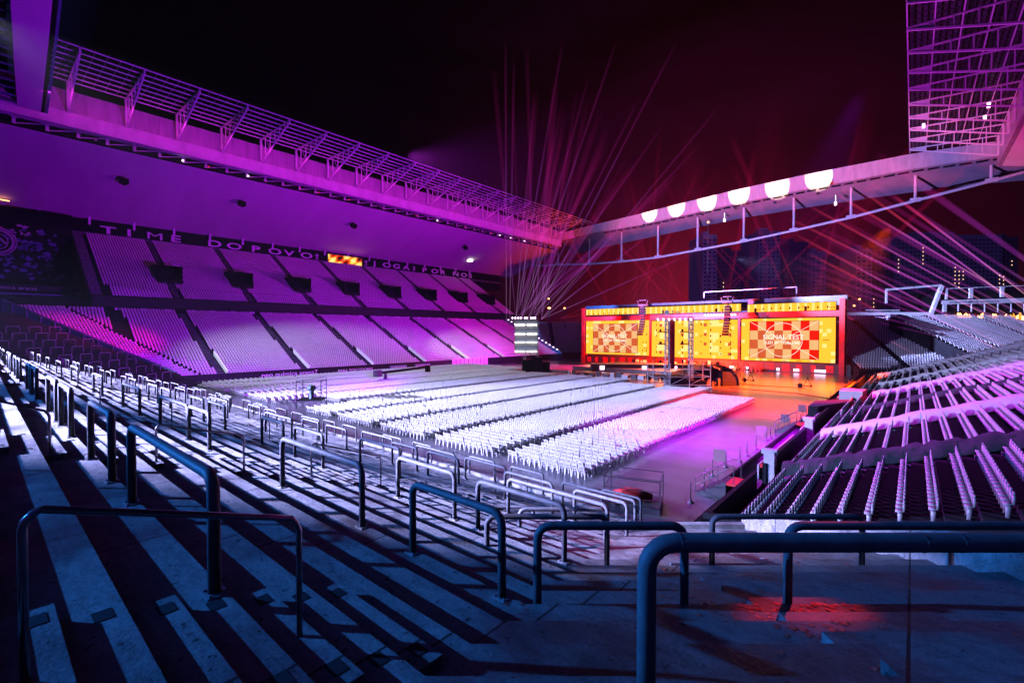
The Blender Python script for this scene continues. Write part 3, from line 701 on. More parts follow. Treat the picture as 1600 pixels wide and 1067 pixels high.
for a in aisL:   # glass rails of the lower aisles (pale diagonals)
    m = MB(); m.hexa([(lx(0), a + .7, lz(0)), (lx(9), a + .7, lz(9)), (lx(9), a + .95, lz(9)), (lx(0), a + .95, lz(0)), (lx(0), a + .7, lz(0) + .8), (lx(9), a + .7, lz(9) + .8), (lx(9), a + .95, lz(9) + .8), (lx(0), a + .95, lz(0) + .8)])
    shift(m.build('aisle_parapet', M['white'], ls), LO)
# end steps of the upper tier on the left, and fascia between the tiers
m = MB()
for k in range(UK): m.box((ux(k) - .85, 15.3, uz(k) - 1.7), (ux(k), 17.0, uz(k) + .6 - (k % 2) * .2))
shift(m.build('end_stair', M['stand2'], ls), LO)
m = MB(); m.box((-124.2, 15.3, 14.9), (-123.9, 147, 17.1)); shift(m.build('tier_fascia', M['fascia'], ls), LO)
m = MB(); m.box((-127, 4, 13.2), (-126.6, 147, 16.0)); shift(m.build('concourse_wall', M['black'], ls), LO)
m = MB()
yy = 6.
while yy < 138:
    for d in (0, .6): m.box((-125.0, yy + d, 14.2), (-124.7, yy + d + .42, 14.75))
    yy += 4.3
shift(m.build('top_row_seat_pairs', M['seat'], ls), LO)
# front wall with banners
m = MB(); m.box((-96.9, 21.8, -.3), (-96.55, 140, 2.0)); shift(m.build('front_wall', M['fascia'], ls), LO)
def wtext(body, y, z, size, sx=1., bold=0., x=-96.5, parent=ls, mt='letter', off=LO, nm='lettering'):
    o = text(nm, body, size, M[mt], (x - off[0], y - off[1], z - off[2]), (R(90), 0, R(90)), parent, .04, sx, bold); return o
wtext('neo química arena7', 36.5, .75, 1.25, 1.15); wtext('PARA TORCEDORES', 52.5, .75, .8, 1.2)
m = MB(); m.box((-96.54, 66, .6), (-96.48, 71, 1.5)); m.box((-96.54, 73.5, .6), (-96.48, 78.5, 1.5)); shift(m.build('banner', M['teal'], ls), LO)
wtext('CORINTHIANS', 66.4, .8, .6, 1.1, x=-96.45); wtext('CORINTHIANS', 73.9, .8, .6, 1.1, x=-96.45)
# back wall and big lettering
m = MB(); m.box((-153.8, 15.0, 30), (-153.2, 168, 37.4)); shift(m.build('back_wall', M['black'], ls), LO)
m = MB(); m.box((-152.9, 15.0, 33.3), (-152.3, 168, 34.0)); shift(m.build('top_ledge', M['stand2'], ls), LO)
def spread(letters, z, hgt, wfac):
    for ch, y in letters:
        text('wall_letter', ch, hgt / .69, M['letter'], (-153.1 - LO[0], y - LO[1], z), (R(90), 0, R(90)), ls, .12, wfac, .0 if ch == 'M' else .05)
spread([('T', 20.6), ('I', 25.6), ('M', 29.6), ('E', 34.9), ('D', 43.6), ('O', 48.6), ('P', 55.3), ('O', 60.2), ('V', 65.2), ('O', 70.3)], 34.35, 1.75, 2.0)
spread([('J', 97.6), ('O', 101.6), ('G', 106.3), ('A', 111), ('I', 115.8), ('P', 120.4), ('O', 125.2), ('R', 130), ('N', 137.2), ('O', 142), ('S', 146.8)], 34.6, 1.7, 1.9)
for y, lab in ((76.0, 0), (94.6, 1)):
    m = MB(); m.tube([(-153.1, y, 34.3), (-153.1, y, 36)], .12, 6)
    for a in range(7): an = R(200 + a * 23); m.bar((-153.1, y, 35.4), (-153.1, y + .8 * math.cos(an), 35.4 - .9 * math.sin(an)), .1)
    m.tube([(-153.1, y + .45 * math.cos(a * .7), 34.8 + .5 * math.sin(a * .7)) for a in range(10)], .07, 5)
    shift(m.build('wall_emblem', M['letter'], ls), LO)
# scoreboard
sbp = (-152.2, 79.2, 33.6)
sb = thing('video_screen', 'orange and yellow video screen hung between the words on the back wall', 'screen', sbp)
m = MB(); m.box((-.5, 0, -.1), (0, 13.4, 3.2)); m.build('housing', M['darksteel'], sb)
m = MB(); rr = random.Random(5); ny, nzz = 40, 8
for i in range(ny):
    for j in range(nzz):
        a, b = i / ny, j / nzz; v = math.sin(9 * a + 3 * b) + math.sin(23 * a - 5 * b) * .8 + rr.uniform(-.3, .3)
        m.mi = 0 if v > .9 else 1 if v > .2 else 2 if v > -.5 else 3 if v > -1.0 else 4
        y0, z0 = .3 + i * 12.8 / ny, .15 + j * 2.8 / nzz; m.quad((.02, y0, z0), (.02, y0 + 12.8 / ny, z0), (.02, y0 + 12.8 / ny, z0 + 2.8 / nzz), (.02, y0, z0 + 2.8 / nzz))
m.build('screen_face', [M['yel2'], M['yel'], M['org'], M['redl'], M['dled']], sb)
m = MB()
for y in (2, 11): m.bar((-.4, y, 3.2), (-.1, y - 1.5, 4.4), .12); m.bar((-.4, y, 3.2), (-.1, y + 1.5, 4.4), .12)
m.build('hanger', M['steel'], sb)
# mural end wall and balcony in the near left corner
mu = thing('mural_wall', 'dark wall with a faint blue crowd mural and round emblem, far left', 'wall', (-150, 5, 18))
m = MB(); m.box((-.6, -40, -4), (0, 10.2, 19)); m.build('wall_panel', M['black'], mu)
def blobs(k, y0, y1, z0, z1, s, seed):
    m = MB(); rr = random.Random(seed)
    for _ in range(k):
        y, z = rr.uniform(y0, y1), rr.uniform(z0, z1); r_ = rr.uniform(.4, 1) * s; n = 9
        m.add([(.03, y + r_ * rr.uniform(.5, 1.4) * math.cos(6.283 * i / n), z + r_ * .8 * rr.uniform(.5, 1.3) * math.sin(6.283 * i / n)) for i in range(n)], [tuple(range(n))])
    return m
M['mural'] = mat('mural_paint', (.10, .13, .30), .7, noise=.5, nscale=1.2); M['mural2'] = mat('mural_light_paint', (.45, .35, .5), .7, noise=.4, nscale=1.5)
blobs(150, -18, 8.5, 3.5, 14.5, .8, 2).build('mural_crowd', M['mural'], mu); o = blobs(34, -14, 5, 12.8, 15.2, .5, 4).build('mural_banners', M['mural2'], mu); o.location.x = .03
m = MB()
for r_, w_ in ((3.0, .16), (2.5, .3), (1.7, .12)): m.tube([(.1, -1.8 + r_ * math.cos(a * .2618), 11.3 + r_ * math.sin(a * .2618)) for a in range(25)], w_, 5)
m.tube([(.1, -3, 10.6), (.1, -1.6, 12.2), (.1, -.4, 10.8)], .3, 5); m.build('round_emblem', M['mural2'], mu)
bl = thing('balcony', 'dark balcony front with a pale blue band at far left', 'balcony', (-136, 5, 17))
m = MB(); m.box((-3, -40, -1.2), (0, 9.8, .0)); m.build('balcony_slab', M['black'], bl)
m = MB(); m.box((0.01, -40, -.9), (.2, 9.8, .5)); m.build('band', M['teal'], bl)
m = MB(); m.box((-.3, -40, 1.0), (.0, 9.8, 2.1)); m.box((-.35, -40, 2.12), (.05, 9.8, 2.25)); m.build('parapet', M['fascia'], bl)
text('lettering', 'neo química arena', 1.0, M['mural2'], (.06, -5.5, 1.2), (R(90), 0, R(90)), bl, .02, 1.2)
m = MB(); m.tube([(-149, -20, 39.1), (-149, 5.2, 38.1)], .08, 6); tag(m.build('strip_lamp', M['olamp']), 'orange strip lamp under the roof edge at far left', 'lamp')
# bowl corner seating at the far end (rows turned)
def corner_bank(name, label, base, ang, wd, rows, pitch, z0, rise, ais, coordpar=None):
    t = thing(name, label, 'seating', (base[0], base[1], 0), ang)
    m = MB(); P = []
    for k in range(rows):
        m.box((-wd / 2, -pitch * (k + 1), -.3), (wd / 2, -pitch * k, z0 + rise * k))
        x = -wd / 2 + .5
        while x < wd / 2 - .3:
            if all(abs(x - a) > .8 for a in ais): P.append((x, -pitch * k - .45, z0 + rise * k, -math.pi / 2))
            x += .52
    m.build('seating_deck', M['stand'], t)
    P = np.array(P); d = P[:, 1]; 
    o = batch('seats', sv, sf, P, M['seat'], t); o['kind'] = 'stuff'; return t
# local -y is uphill, people look towards +y ; ang turns +y to the pitch centre
corner_bank('corner_seating', 'blue-lit bank of seats in the far left corner behind the light tower', (-104, 150), R(-140), 22, 30, .85, 1.5, .42, [3])
corner_bank('corner_seating', 'purple-lit bank of seats next to the left edge of the stage wall', (-88, 160), R(-166), 14, 26, .85, 2.5, .45, [-4])
c1 = cf(88, 100); corner_bank('corner_seating', 'blue-white bank of seats at the far right below the suites, left part', c1[:2], R(40.87 + 180 - 8), 24, 26, .85, 1.6, .45, [2])
c1 = cf(118, 96); corner_bank('corner_seating', 'blue-white bank of seats at the far right edge, nearer the camera', c1[:2], R(40.87 + 180 + 12), 40, 28, .85, 2.0, .42, [-8, 9])
# aisle lamps descending at the end of the left stand
m = MB()
for k in range(2, 31, 2): m.box((lx(k) - .2, 139.2, lz(k) + 1.0), (lx(k) + .2, 139.5, lz(k) + 1.3))
t = tag(m.build('aisle_lamps', M['plamp']), 'row of small pink lamps stepping down the end of the left stand', 'lamps', kind='stuff')
m = MB(); m.hexa([(lx(0), 139, -.3), (lx(0), 139.2, -.3), (lx(32), 139.2, -.3), (lx(32), 139, -.3), (lx(0), 139, lz(0) + 1), (lx(0), 139.2, lz(0) + 1), (lx(32), 139.2, lz(32) + 1), (lx(32), 139, lz(32) + 1)])
tag(m.build('end_wall', M['teal']), 'blue sloping end wall of the left stand behind the light tower', 'wall')

# ------------------------------------------------------------------ roofs
ro = (-121, 90, 48)
rf = thing('stadium_roof', 'white-membraned roof over the left stand, glowing purple underneath', 'roof', ro)
m = MB()
ys = np.linspace(-30, 176, 42); prof = [(-153.4, 37.3), (-146, 39.9), (-138, 42.6), (-130, 45.2), (-123.6, 47.3)]
for i in range(len(ys) - 1):
    for j in range(len(prof) - 1):
        (x0, z0), (x1, z1) = prof[j], prof[j + 1]; s = lambda y: .22 * math.sin(y * 2 * math.pi / 8.55) * 0
        m.quad((x0, ys[i], z0), (x0, ys[i + 1], z0), (x1, ys[i + 1], z1), (x1, ys[i], z1))
o = shift(m.build('soffit', M['soffit'], rf, True), ro)
m = MB(); m.box((-153.4, -30, 47.6), (-123.6, 176, 56)); m.box((-153.9, -30, 37.3), (-153.45, 176, 56)); shift(m.build('roof_body', M['soffit'], rf), ro)
# edge beam (pale strip) and glowing panel above
m = MB(); m.box((-122.6, -30, 48.4), (-120.9, 174, 51.1)); shift(m.build('edge_beam', M['beam'], rf), ro)
m = MB(); m.box((-122.4, -30, 51.1), (-121.3, 174, 55.2)); shift(m.build('edge_panel', M['glass'], rf), ro)
# dark slot with little truss below the edge beam
m = MB(); m.box((-124.2, -30, 47.1), (-122.9, 174, 48.2)); shift(m.build('service_slot', M['black'], rf), ro)
m = MB(); y = 5.
while y < 172:
    m.bar((-122.7, y, 47.2), (-122.7, y + 4.2, 48.3), .16); m.box((-122.8, y - .25, 47.1), (-122.5, y + .25, 48.4)); y += 8.55 / 2
shift(m.build('slot_truss', M['beam'], rf), ro)
rr = random.Random(9)
for i in range(22):
    y = 16 + i * 6.6 + rr.uniform(-1.5, 1.5); m = MB(); m.box((-122.6, y, 47.35), (-122.3, y + .3, 47.6)); o = shift(m.build('service_lamp', M[rr.choice(['plamp', 'glass', 'glass', 'redstrip', 'teal'])], rf), ro)
def canopy(root, off, xi, zi, xr, zr, ztop, ys, npur, y0, y1, tie):
    sgn = 1 if xi > xr else -1
    for y in ys:
        m = MB(); n = 6
        m.bar((xi, y, zi), (xr, y, zr), .26, .3); m.bar((xi, y, zi + .3), (xr, y, ztop), .22, .26)
        for i in range(1, n + 1):
            t = i / n; x = xi + (xr - xi) * t; za = zi + (zr - zi) * t; zb = zi + .3 + (ztop - zi - .3) * t
            m.bar((x, y, za), (x, y, zb), .18)
            if i < n and tie: t2 = (i + 1) / n; m.bar((x, y, za), (xi + (xr - xi) * t2, y, zi + .3 + (ztop - zi - .3) * t2), .1)
        m.bar((xr, y, zr), (xr, y, ztop), .4)
        shift(m.build('canopy_truss', M['white'], root), off)
    m = MB()
    for i in range(npur + 1):
        t = i / npur; x = xi + (xr - xi) * t; z = zi + .3 + (ztop - zi - .3) * t + .25; m.bar((x, y0, z), (x, y1, z), .17, .2)
    shift(m.build('purlins', M['white'], root), off)
    m = MB(); y = y0 + .6
    while y < y1:
        m.bar((xi - .3 * sgn * -1, y, zi + .75), (xr, y, ztop + .45), .09, .14); y += 8.55 / 5
    shift(m.build('louvre_bars', M['darksteel'], root), off)
ysL = [12 + 8.55 * i for i in range(19)]
canopy(rf, ro, -105, 56.2, -121, 51.0, 56.6, ysL, 7, 6.5, 174, True)
for i, (x, y, z, lab) in enumerate([(-133, 22, 43.2, 'small dark speaker under the left roof, nearest'), (-133, 46, 43.2, 'small dark speaker under the left roof, second'), (-133, 78, 43.0, 'small dark speaker under the left roof, third'), (-133, 126, 42.8, 'small dark speaker under the left roof, farthest')]):
    m = MB(); m.prism([(-.7, -.8), (.7, -.8), (.5, .8), (-.5, .8)], -.6, .5); m.bar((0, 0, .5), (0, 0, 1.6), .1); m.box((-.3, -.3, -.9), (.3, .3, -.6))
    o = m.build('hanging_speaker', M['black']); o.location = (x, y, z); tag(o, lab, 'speaker', 'speakers hung under the left roof')
m = MB(); m.tube([(0, 0, 0), (0, 0, .25)], 1.1, 16); o = m.build('soffit_lamp', M['lamp']); o.location = (-144, 139, 40.1); tag(o, 'oval white lamp shining in the far part of the left roof', 'lamp')
for i, y in enumerate([10 + 8.55 * j for j in range(17)]):
    m = MB(); m.bar((-152.6, y, 35.9), (-152.2, y, 38.0), .5); o = m.build('roof_strut', M['white']); tag(o, 'short lit strut between the back wall and the left roof', 'strut', 'short struts along the top of the back wall')
# near roof beam crossing overhead at the upper left
no = (-100, 5, 50)
nr = thing('roof_beam', 'wide purple roof beam with black edge at the upper left corner', 'roof beam', no)
m = MB(); Pb = [(-126, 5.75, 8.4, 48.5), (-112, 4.8, 8.2, 51.8), (-97, 3.9, 7.85, 54.8), (-80, 3.0, 7.2, 57), (-60, 2.0, 6.2, 58.4), (-30, 1.0, 5.4, 59.4)]
m2 = MB(); m3 = MB()
for (xa, a0, a1, za), (xb, b0, b1, zb) in zip(Pb, Pb[1:]):
    m.hexa([(xa, a0, za), (xb, b0, zb), (xb, b1, zb), (xa, a1, za), (xa, a0, za + 1), (xb, b0, zb + 1), (xb, b1, zb + 1), (xa, a1, za + 1)])
    m2.hexa([(xa, a1 + .02, za), (xb, b1 + .02, zb), (xb, b1 + .5, zb), (xa, a1 + .5, za), (xa, a1 + .02, za + 3), (xb, b1 + .02, zb + 3), (xb, b1 + .5, zb + 3), (xa, a1 + .5, za + 3)])
    m3.bar((xa, a1 + .75, za + .2), (xb, b1 + .75, zb + .2), .35)
shift(m.build('beam_underside', M['soffit'], nr), no); shift(m2.build('black_edge', M['black'], nr), no); shift(m3.build('gutter', M['teal'], nr), no)
m = MB(); x = -122.
while x > -129: x -= 1
for i in range(26):
    x = -120 + i * 1.9; zz = 50 + (x + 120) * .27; yy = 5.2 + (x + 120) * -.06
    m.bar((x, yy, zz), (x - 1.0, -20, zz), .22)
    if i % 3 == 0: m.bar((x, yy, zz), (x + 5, -12, zz - .4), .16)
m.bar((-121, -2, 50.2), (-60, -6, 58), .3)
shift(m.build('roof_lattice', M['teal'], nr), no)
m = MB(); m.box((-122, -40, 50), (-121.4, 4.4, 60)); m.box((-122, -40, 62), (-40, 4, 62.5)); shift(m.build('roof_skin', M['black'], nr), no)
# far roof beam
fo = (-50, 174, 50)
fb = thing('roof_beam', 'long pale roof beam across the far end with round pools of light on it', 'roof beam', fo)
prof = [(-122, 54.6, 51.2, 46.6), (-105, 55.7, 52.4, 48.2), (-83, 56.9, 52.6, 49.6), (-65, 58.2, 53.6, 50.9), (-47, 59.3, 54.6, 51.9), (-25, 60.0, 55.4, 52.2), (-1.6, 60.1, 55.9, 52.0), (16, 59.2, 55.3, 51.2), (40, 57, 53, 49)]
m = MB(); m2 = MB()
for (xa, ta, ba, ua), (xb, tb, bb, ub) in zip(prof, prof[1:]):
    m.hexa([(xa, 174, ba), (xb, 174, bb), (xb, 174.8, bb), (xa, 174.8, ba), (xa, 174, ta), (xb, 174, tb), (xb, 174.8, tb), (xa, 174.8, ta)])
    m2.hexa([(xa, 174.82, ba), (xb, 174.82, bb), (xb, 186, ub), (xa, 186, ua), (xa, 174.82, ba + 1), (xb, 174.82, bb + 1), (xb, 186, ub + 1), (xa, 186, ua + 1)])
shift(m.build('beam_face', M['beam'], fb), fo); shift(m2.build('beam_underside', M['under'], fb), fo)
m = MB()
for x in np.arange(-100, 20, 3.2): z = np.interp(x, [p[0] for p in prof], [p[2] for p in prof]); m.box((x, 175.2, z - .7), (x + 2.4, 175.6, z - .35))
shift(m.build('gantry', M['black'], fb), fo)
ch = [(-165, 43.5), (-140.4, 41.9), (-125.6, 41.1), (-108.8, 39.9), (-93.2, 39.4), (-77.3, 39.5), (-61.8, 40.6), (-45.8, 41.8), (-30.5, 43.4), (-15.1, 45.2), (-.1, 47.6), (15.2, 50.0), (32, 53)]
m = MB(); m.tube([(x, 178, z) for x, z in ch], .42, 8); shift(m.build('bottom_chord', M['white'], fb, True), fo)
for x, z in ch[1:-1]:
    zt = np.interp(x, [p[0] for p in prof], [p[2] for p in prof]) - 1.0 if x > -122 else 46.9
    m = MB(); m.tube([(x, 178, z), (x, 178, zt)], .36, 8); m.box((x - 1.2, 177.7, z - .35), (x + 1.2, 178.3, z + .75)); shift(m.build('strut', M['white'], fb), fo)
# the round pools: floodlights clamped in front of the beam
for i, (x, z) in enumerate([(-79, 56.5), (-68.3, 56.9), (-57.1, 56.9), (-46.3, 57.3), (-34.5, 57.0), (-23, 57.6)]):
    spot('pool_lamp', (x + .6, 168, z - 5.5), (x, 174, z - .55), 1.7e4, (1, .74, .46), 44 + i, .10, .1)
    m = MB(); m.box((-.4, -.3, -.35), (.4, .3, .35)); m.bar((0, .3, 0), (0, 7, 1.5), .12)
    o = m.build('floodlight', M['darksteel']); o.location = (x + .6, 167.6, z - 5.9)
    tag(o, 'small floodlight on an arm lighting the far beam, number %d of six from the left' % (i + 1) if False else ['leftmost', 'second from left', 'third from left', 'fourth from left', 'fifth from left', 'rightmost'][i] + ' small floodlight on an arm before the far beam', 'floodlight', 'floodlights under the far roof beam')
for i, (x, lab) in enumerate(((-52, 'small hanging lamp under the far beam, left one'), (-19, 'small hanging lamp under the far beam, right one'))):
    m = MB(); m.bar((0, 0, 0), (0, 0, 2.2), .12); m.box((-.3, -.3, -.9), (.3, .3, 0)); o = m.build('hanging_lamp', M['plamp']); o.location = (x, 177, 50.4); tag(o, lab, 'lamp', 'hanging lamps under the far beam')
# right canopy
co_ = (0, 120, 56)
rc = thing('roof_canopy', 'open lattice canopy of the right roof at the upper right corner', 'roof canopy', co_)
ysR = [60.0 + 8.35 * i for i in range(-1, 14)]
canopy(rc, co_, -1.4, 59.6, 15.5, 54.0, 58.9, [y for y in ysR], 5, 40, 173, False)
for y in ysR:
    m = MB(); m.add([(-1.4, y - .05, 59.5), (2.0, y - .05, 58.5), (2.0, y - .05, 59.8), (-1.4, y + .05, 59.5), (2.0, y + .05, 58.5), (2.0, y + .05, 59.8)], [(0, 1, 2), (5, 4, 3), (0, 3, 4, 1), (1, 4, 5, 2), (2, 5, 3, 0)])
    shift(m.build('truss_tip_plate', M['white'], rc), co_)
m = MB()
for x in np.arange(-1, 16, .8):
    z = 59.9 + (58.9 - 59.9) * (x + 1.4) / 16.9 + 1.2; m.box((x, 40, z), (x + .5, 173, z + .08))
shift(m.build('canopy_slats', M['darksteel'], rc), co_)
m = MB(); m.box((15.8, 30, 52.5), (16.6, 174, 59.5)); shift(m.build('edge_panel', M['glass'], rc), co_)
m = MB()
for i in range(16):
    y0, y1 = 30 + i * 9, 39 + i * 9; m.hexa([(16.6, y0, 52.6), (50, y0, 44), (50, y1, 44), (16.6, y1, 52.6), (16.6, y0, 54), (50, y0, 46), (50, y1, 46), (16.6, y1, 54)])
shift(m.build('soffit', M['soffit'], rc), co_)
for i, (x, y, z, lab) in enumerate([(1.2, 148, 58.6, 'pinkish twin spot on the right canopy near its free edge'), (11.2, 138, 56.6, 'upper white twin spot in the right canopy'), (11.2, 145, 56.4, 'lower white twin spot in the right canopy')]):
    m = MB(); m.box((-.25, -.3, .1), (.25, .3, .45)); m.box((-.25, -.3, -.45), (.25, .3, -.1)); o = m.build('twin_spot', M['plamp']); o.location = (x, y, z); tag(o, lab, 'lamp', 'twin spots in the right canopy')
# ------------------------------------------------------------------ stage and screens
so_ = (-46, 128, 0)
st = thing('stage', 'long dark stage wall with red-lit frame and yellow test pictures', 'stage', so_)
m = MB(); m.box((-81.5, 128.1, -.3), (-10.5, 140, 2.3)); shift(m.build('stage_base', M['ramp'], st), so_)
m = MB(); m.box((-80.6, 129.6, 2.3), (-11.5, 130.6, 17.6)); m.box((-80.6, 129.6, 17.6), (-11.5, 138, 18.1)); shift(m.build('back_structure', M['darksteel'], st), so_)
m = MB()
for x in (-80.2, -12.2): m.box((x - .5, 127.4, 0), (x + .5, 129.5, 17.3))
m.box((-79.7, 127.9, 13.3), (-12.7, 129.4, 14.6)); 
for x in (-57.6, -33.7): m.box((x - .25, 127.5, 2.4), (x + .25, 129.4, 13.2))
M['redframe'] = mat('red_lit_frame', (.5, .006, .004), .5, noise=.5, nscale=.6); shift(m.build('frame', M['redframe'], st), so_)  # red stage light painted into the frame's base colour
for x in np.arange(-79, -11, 2.9):
    m = MB(); m.box((x, 128.0, .3), (x + (1.5 if int(x) % 2 else 1.0), 128.08, 1.9)); shift(m.build('base_door', M['redframe'], st), so_)
m = MB()
for x, w_ in ((-36, 1), (-32.6, 1), (-25.2, .6), (-21.6, 1.1), (-17.4, 2.2)): m.box((x, 127.9, .35), (x + w_, 127.98, .9))
shift(m.build('notice_plate', M['plamp'], st), so_)
LED = [M['yel'], M['yel2'], M['yel3'], M['cream'], M['org'], M['redl'], M['wht'], M['dled']]
def led(name, x0, x1, z0, z1, nx, nz_, fn, y=127.8, label=None):
    m = MB(); m.mi = 7; m.box((x0 - .1, y + .02, z0 - .1), (x1 + .1, y + .3, z1 + .1))
    for i in range(nx):
        for j in range(nz_):
            m.mi = fn(i, j); a, b = x0 + (x1 - x0) * i / nx, x0 + (x1 - x0) * (i + 1) / nx; c, d = z0 + (z1 - z0) * j / nz_, z0 + (z1 - z0) * (j + 1) / nz_
            m.quad((a, y, c), (b, y, c), (b, y, d), (a, y, d))
    o = shift(m.build(name, LED, st), so_)
    if label: o['label'] = label
    return o
rr = random.Random(11)
def yfn(i, j): return 1 if rr.random() < .14 else 0
def hfn(i, j): return 7 if (i % 7 == 3 and j == 0 and rr.random() < .4) else (1 if i % 3 == 0 else 0)
led('header_screen', -79.2, -61.3, 15.1, 16.9, 34, 2, hfn); led('header_screen', -59.3, -33.4, 15.0, 16.9, 50, 2, hfn); led('header_screen', -31.8, -13.4, 14.7, 16.6, 36, 2, hfn)
led('side_screen', -79.2, -58.0, 2.9, 13.2, 24, 12, yfn, label='left screen, yellow around an orange checkerboard')
led('side_screen', -33.2, -13.4, 2.6, 13.0, 24, 12, yfn, label='right screen, yellow around a red checkerboard')
def cfn(i, j): return 4 if (i % 8 == 3 and j % 3 == 1 and rr.random() < .5) else (1 if (i // 3) % 3 == 1 and (j // 2) % 2 else 1 if rr.random() < .1 else 0)
led('centre_screen', -57.2, -34.1, 2.7, 12.9, 30, 12, cfn)
def spots(x0, x1, z0, z1, nx, nz_, seed):
    m = MB(); r2 = random.Random(seed)
    for i in range(nx):
        for j in range(nz_):
            if r2.random() < .2: continue
            x = x0 + (x1 - x0) * (i + .5) / nx; z = z0 + (z1 - z0) * (j + .5) / nz_; a = r2.uniform(-.6, .6); h = r2.uniform(.2, .42)
            m.add([(x + .16 * math.cos(t) + a * h * math.sin(t) * .5, 127.76, z + h * math.sin(t)) for t in [k * math.pi / 4 for k in range(8)]], [tuple(range(8))[::-1]])
    return m
m = spots(-57, -34.5, 3.2, 12.6, 9, 6, 3); o = shift(m.build('screen_dots', M['dled'], st), so_)
m = spots(-60.5, -58.2, 3.2, 12.6, 2, 4, 3); shift(m.build('screen_dots', M['dled'], st), so_)
m = spots(-79.2, -61, 15.0, 15.9, 10, 1, 6); shift(m.build('screen_dots', M['dled'], st), so_); m = spots(-52, -14, 15.0, 15.9, 20, 1, 7); shift(m.build('screen_dots', M['dled'], st), so_)
def checker(x0, x1, z0, z1, nx, nz_, ph, strong, y=127.72):
    def fn(i, j):
        if (i + j + ph) % 2: return 3
        return (5 if i >= nx * .55 or j > 2 else 4) if strong else 4
    led('checkerboard', x0, x1, z0, z1, nx, nz_, fn, y)
    cx, cz, r_ = (x0 + x1) / 2, (z0 + z1) / 2, (z1 - z0) * .45
    m = MB(); m.tube([(cx + r_ * math.cos(k * math.pi / 18), y - .04, cz + r_ * math.sin(k * math.pi / 18)) for k in range(37)], .055, 4)
    m.bar((x0, y - .04, z0), (x1, y - .04, z1), .08); m.bar((x0, y - .04, z1), (x1, y - .04, z0), .08)
    shift(m.build('test_circle', M['wht'], st), so_)
    text('screen_lettering', 'SIGNAL TEST', 1.55, M['wht'], (cx - so_[0], y - .08 - so_[1], cz + .15), (R(90), 0, 0), st, .02, .95, .02, 'CENTER')
    text('screen_lettering', 'LED W 1920x1080', .95, M['wht'], (cx - so_[0], y - .08 - so_[1], cz - 1.0), (R(90), 0, 0), st, .02, 1.0, .015, 'CENTER')
checker(-76.6, -61.6, 3.5, 12.2, 8, 4, 0, False); checker(-31.2, -16.6, 3.3, 12.3, 8, 4, 1, True)
m = MB()
for x0, z0, w_ in ((-27, 2.75, 1), (-24, 2.75, 1), (-21, 2.75, 1), (-18.5, 2.75, .7), (-59.5, 5, 1.4), (-15.8, 7.8, 1.2), (-14.6, 15.2, 1.6), (-30, 15.2, 1.2), (-20, 15.6, 1.2)): m.box((x0, 127.6, z0), (x0 + w_, 127.68, z0 + .14))
shift(m.build('screen_bars', M['dled'], st), so_)
for i in range(11):
    m = MB(); m.box((-42.2 + i * .74, 127.0, 14.0), (-41.85 + i * .74, 127.3, 14.35)); shift(m.build('stage_lamp', M['lamp'], st), so_)
m = MB(); m.bar((-44.6, 134, 18), (-44.6, 134, 20.9), .25); m.bar((-44.6, 134, 20.9), (-22.2, 134, 20.9), .25); m.bar((-22.2, 134, 20.9), (-22.2, 134, 18), .25)
shift(m.build('goal_frame', M['white'], st), so_)
# speaker arrays
def pa(x, y, lab):
    t = thing('speaker_array', lab, 'speaker array', (x, y, 0), 0, 'speaker arrays hung before the screens')
    for i in range(11):
        z = 15.6 - i * .68; dy = -.02 * i * i; m = MB(); m.hexa([(-.62, dy, z), (.62, dy, z), (.62, dy + 1.0, z + .05), (-.62, dy + 1.0, z + .05), (-.62, dy, z + .6), (.62, dy, z + .6), (.62, dy + 1.0, z + .55), (-.62, dy + 1.0, z + .55)])
        m.build('speaker_box', M['black'], t)
    m = MB(); m.box((-1.1, -.3, 16.9), (1.1, 1.2, 17.2)); m.bar((-1.1, 0, 17.2), (-1.5, 0, 18.3), .12); m.bar((1.1, 0, 17.2), (1.5, 0, 18.3), .12); m.bar((-1.0, 0, 18.4), (1.0, 0, 18.4), .16); m.bar((0, .5, 16.2), (0, 3.5, 18.1), .2); m.build('hanging_frame', M['darksteel'], t)
pa(-56.4, 120, 'tall speaker array hung left of centre before the screens'); pa(-34.9, 121.5, 'tall speaker array hung right of centre before the screens')
# thrust stage
to = (-50, 104, 0)
th = thing('catwalk_stage', 'low dark catwalk stage with a lit top running before the screens', 'stage', to)
m = MB(); m.hexa([(-59, 98, .02), (-37, 113.5, .02), (-40, 118, .02), (-62, 102, .02), (-59, 98, 1.9), (-37, 113.5, 1.9), (-40, 118, 1.9), (-62, 102, 1.9)]); shift(m.build('deck', M['ramp'], th), to)
m = MB(); m.hexa([(-70, 91, .02), (-36, 93, .02), (-36, 95, .02), (-70, 93.5, .02), (-70, 91, .5), (-36, 93, .5), (-36, 95, .5), (-70, 93.5, .5)]); shift(m.build('lower_walkway', M['floor'], th), to)
m = MB(); m.box((-66, 100, .01), (-40, 128, 1.0)); shift(m.build('main_ramp', M['floor'], th), to)
for x, y in ((-57.4, 99.0), (-49.2, 104.7), (-43.4, 108.8)):
    m = MB(); a, b = np.array((x, y)), np.array((.82, .575))
    for (u0, u1, z0, z1) in ((0, .12, .6, 1.5), (.9, 1.02, .6, 1.5), (0, 1.02, 1.4, 1.52), (0, 1.02, .6, .72), (.3, .7, .9, 1.2)):
        p, q = a + b * u0, a + b * u1; m.hexa([(*p, z0), (*q, z0), (q[0], q[1] + .05, z0), (p[0], p[1] + .05, z0), (*p, z1), (*q, z1), (q[0], q[1] + .05, z1), (p[0], p[1] + .05, z1)])
    o = shift(m.build('stage_sign', M['plamp'], th), to); o.location.y -= .15; o.location.x += .05
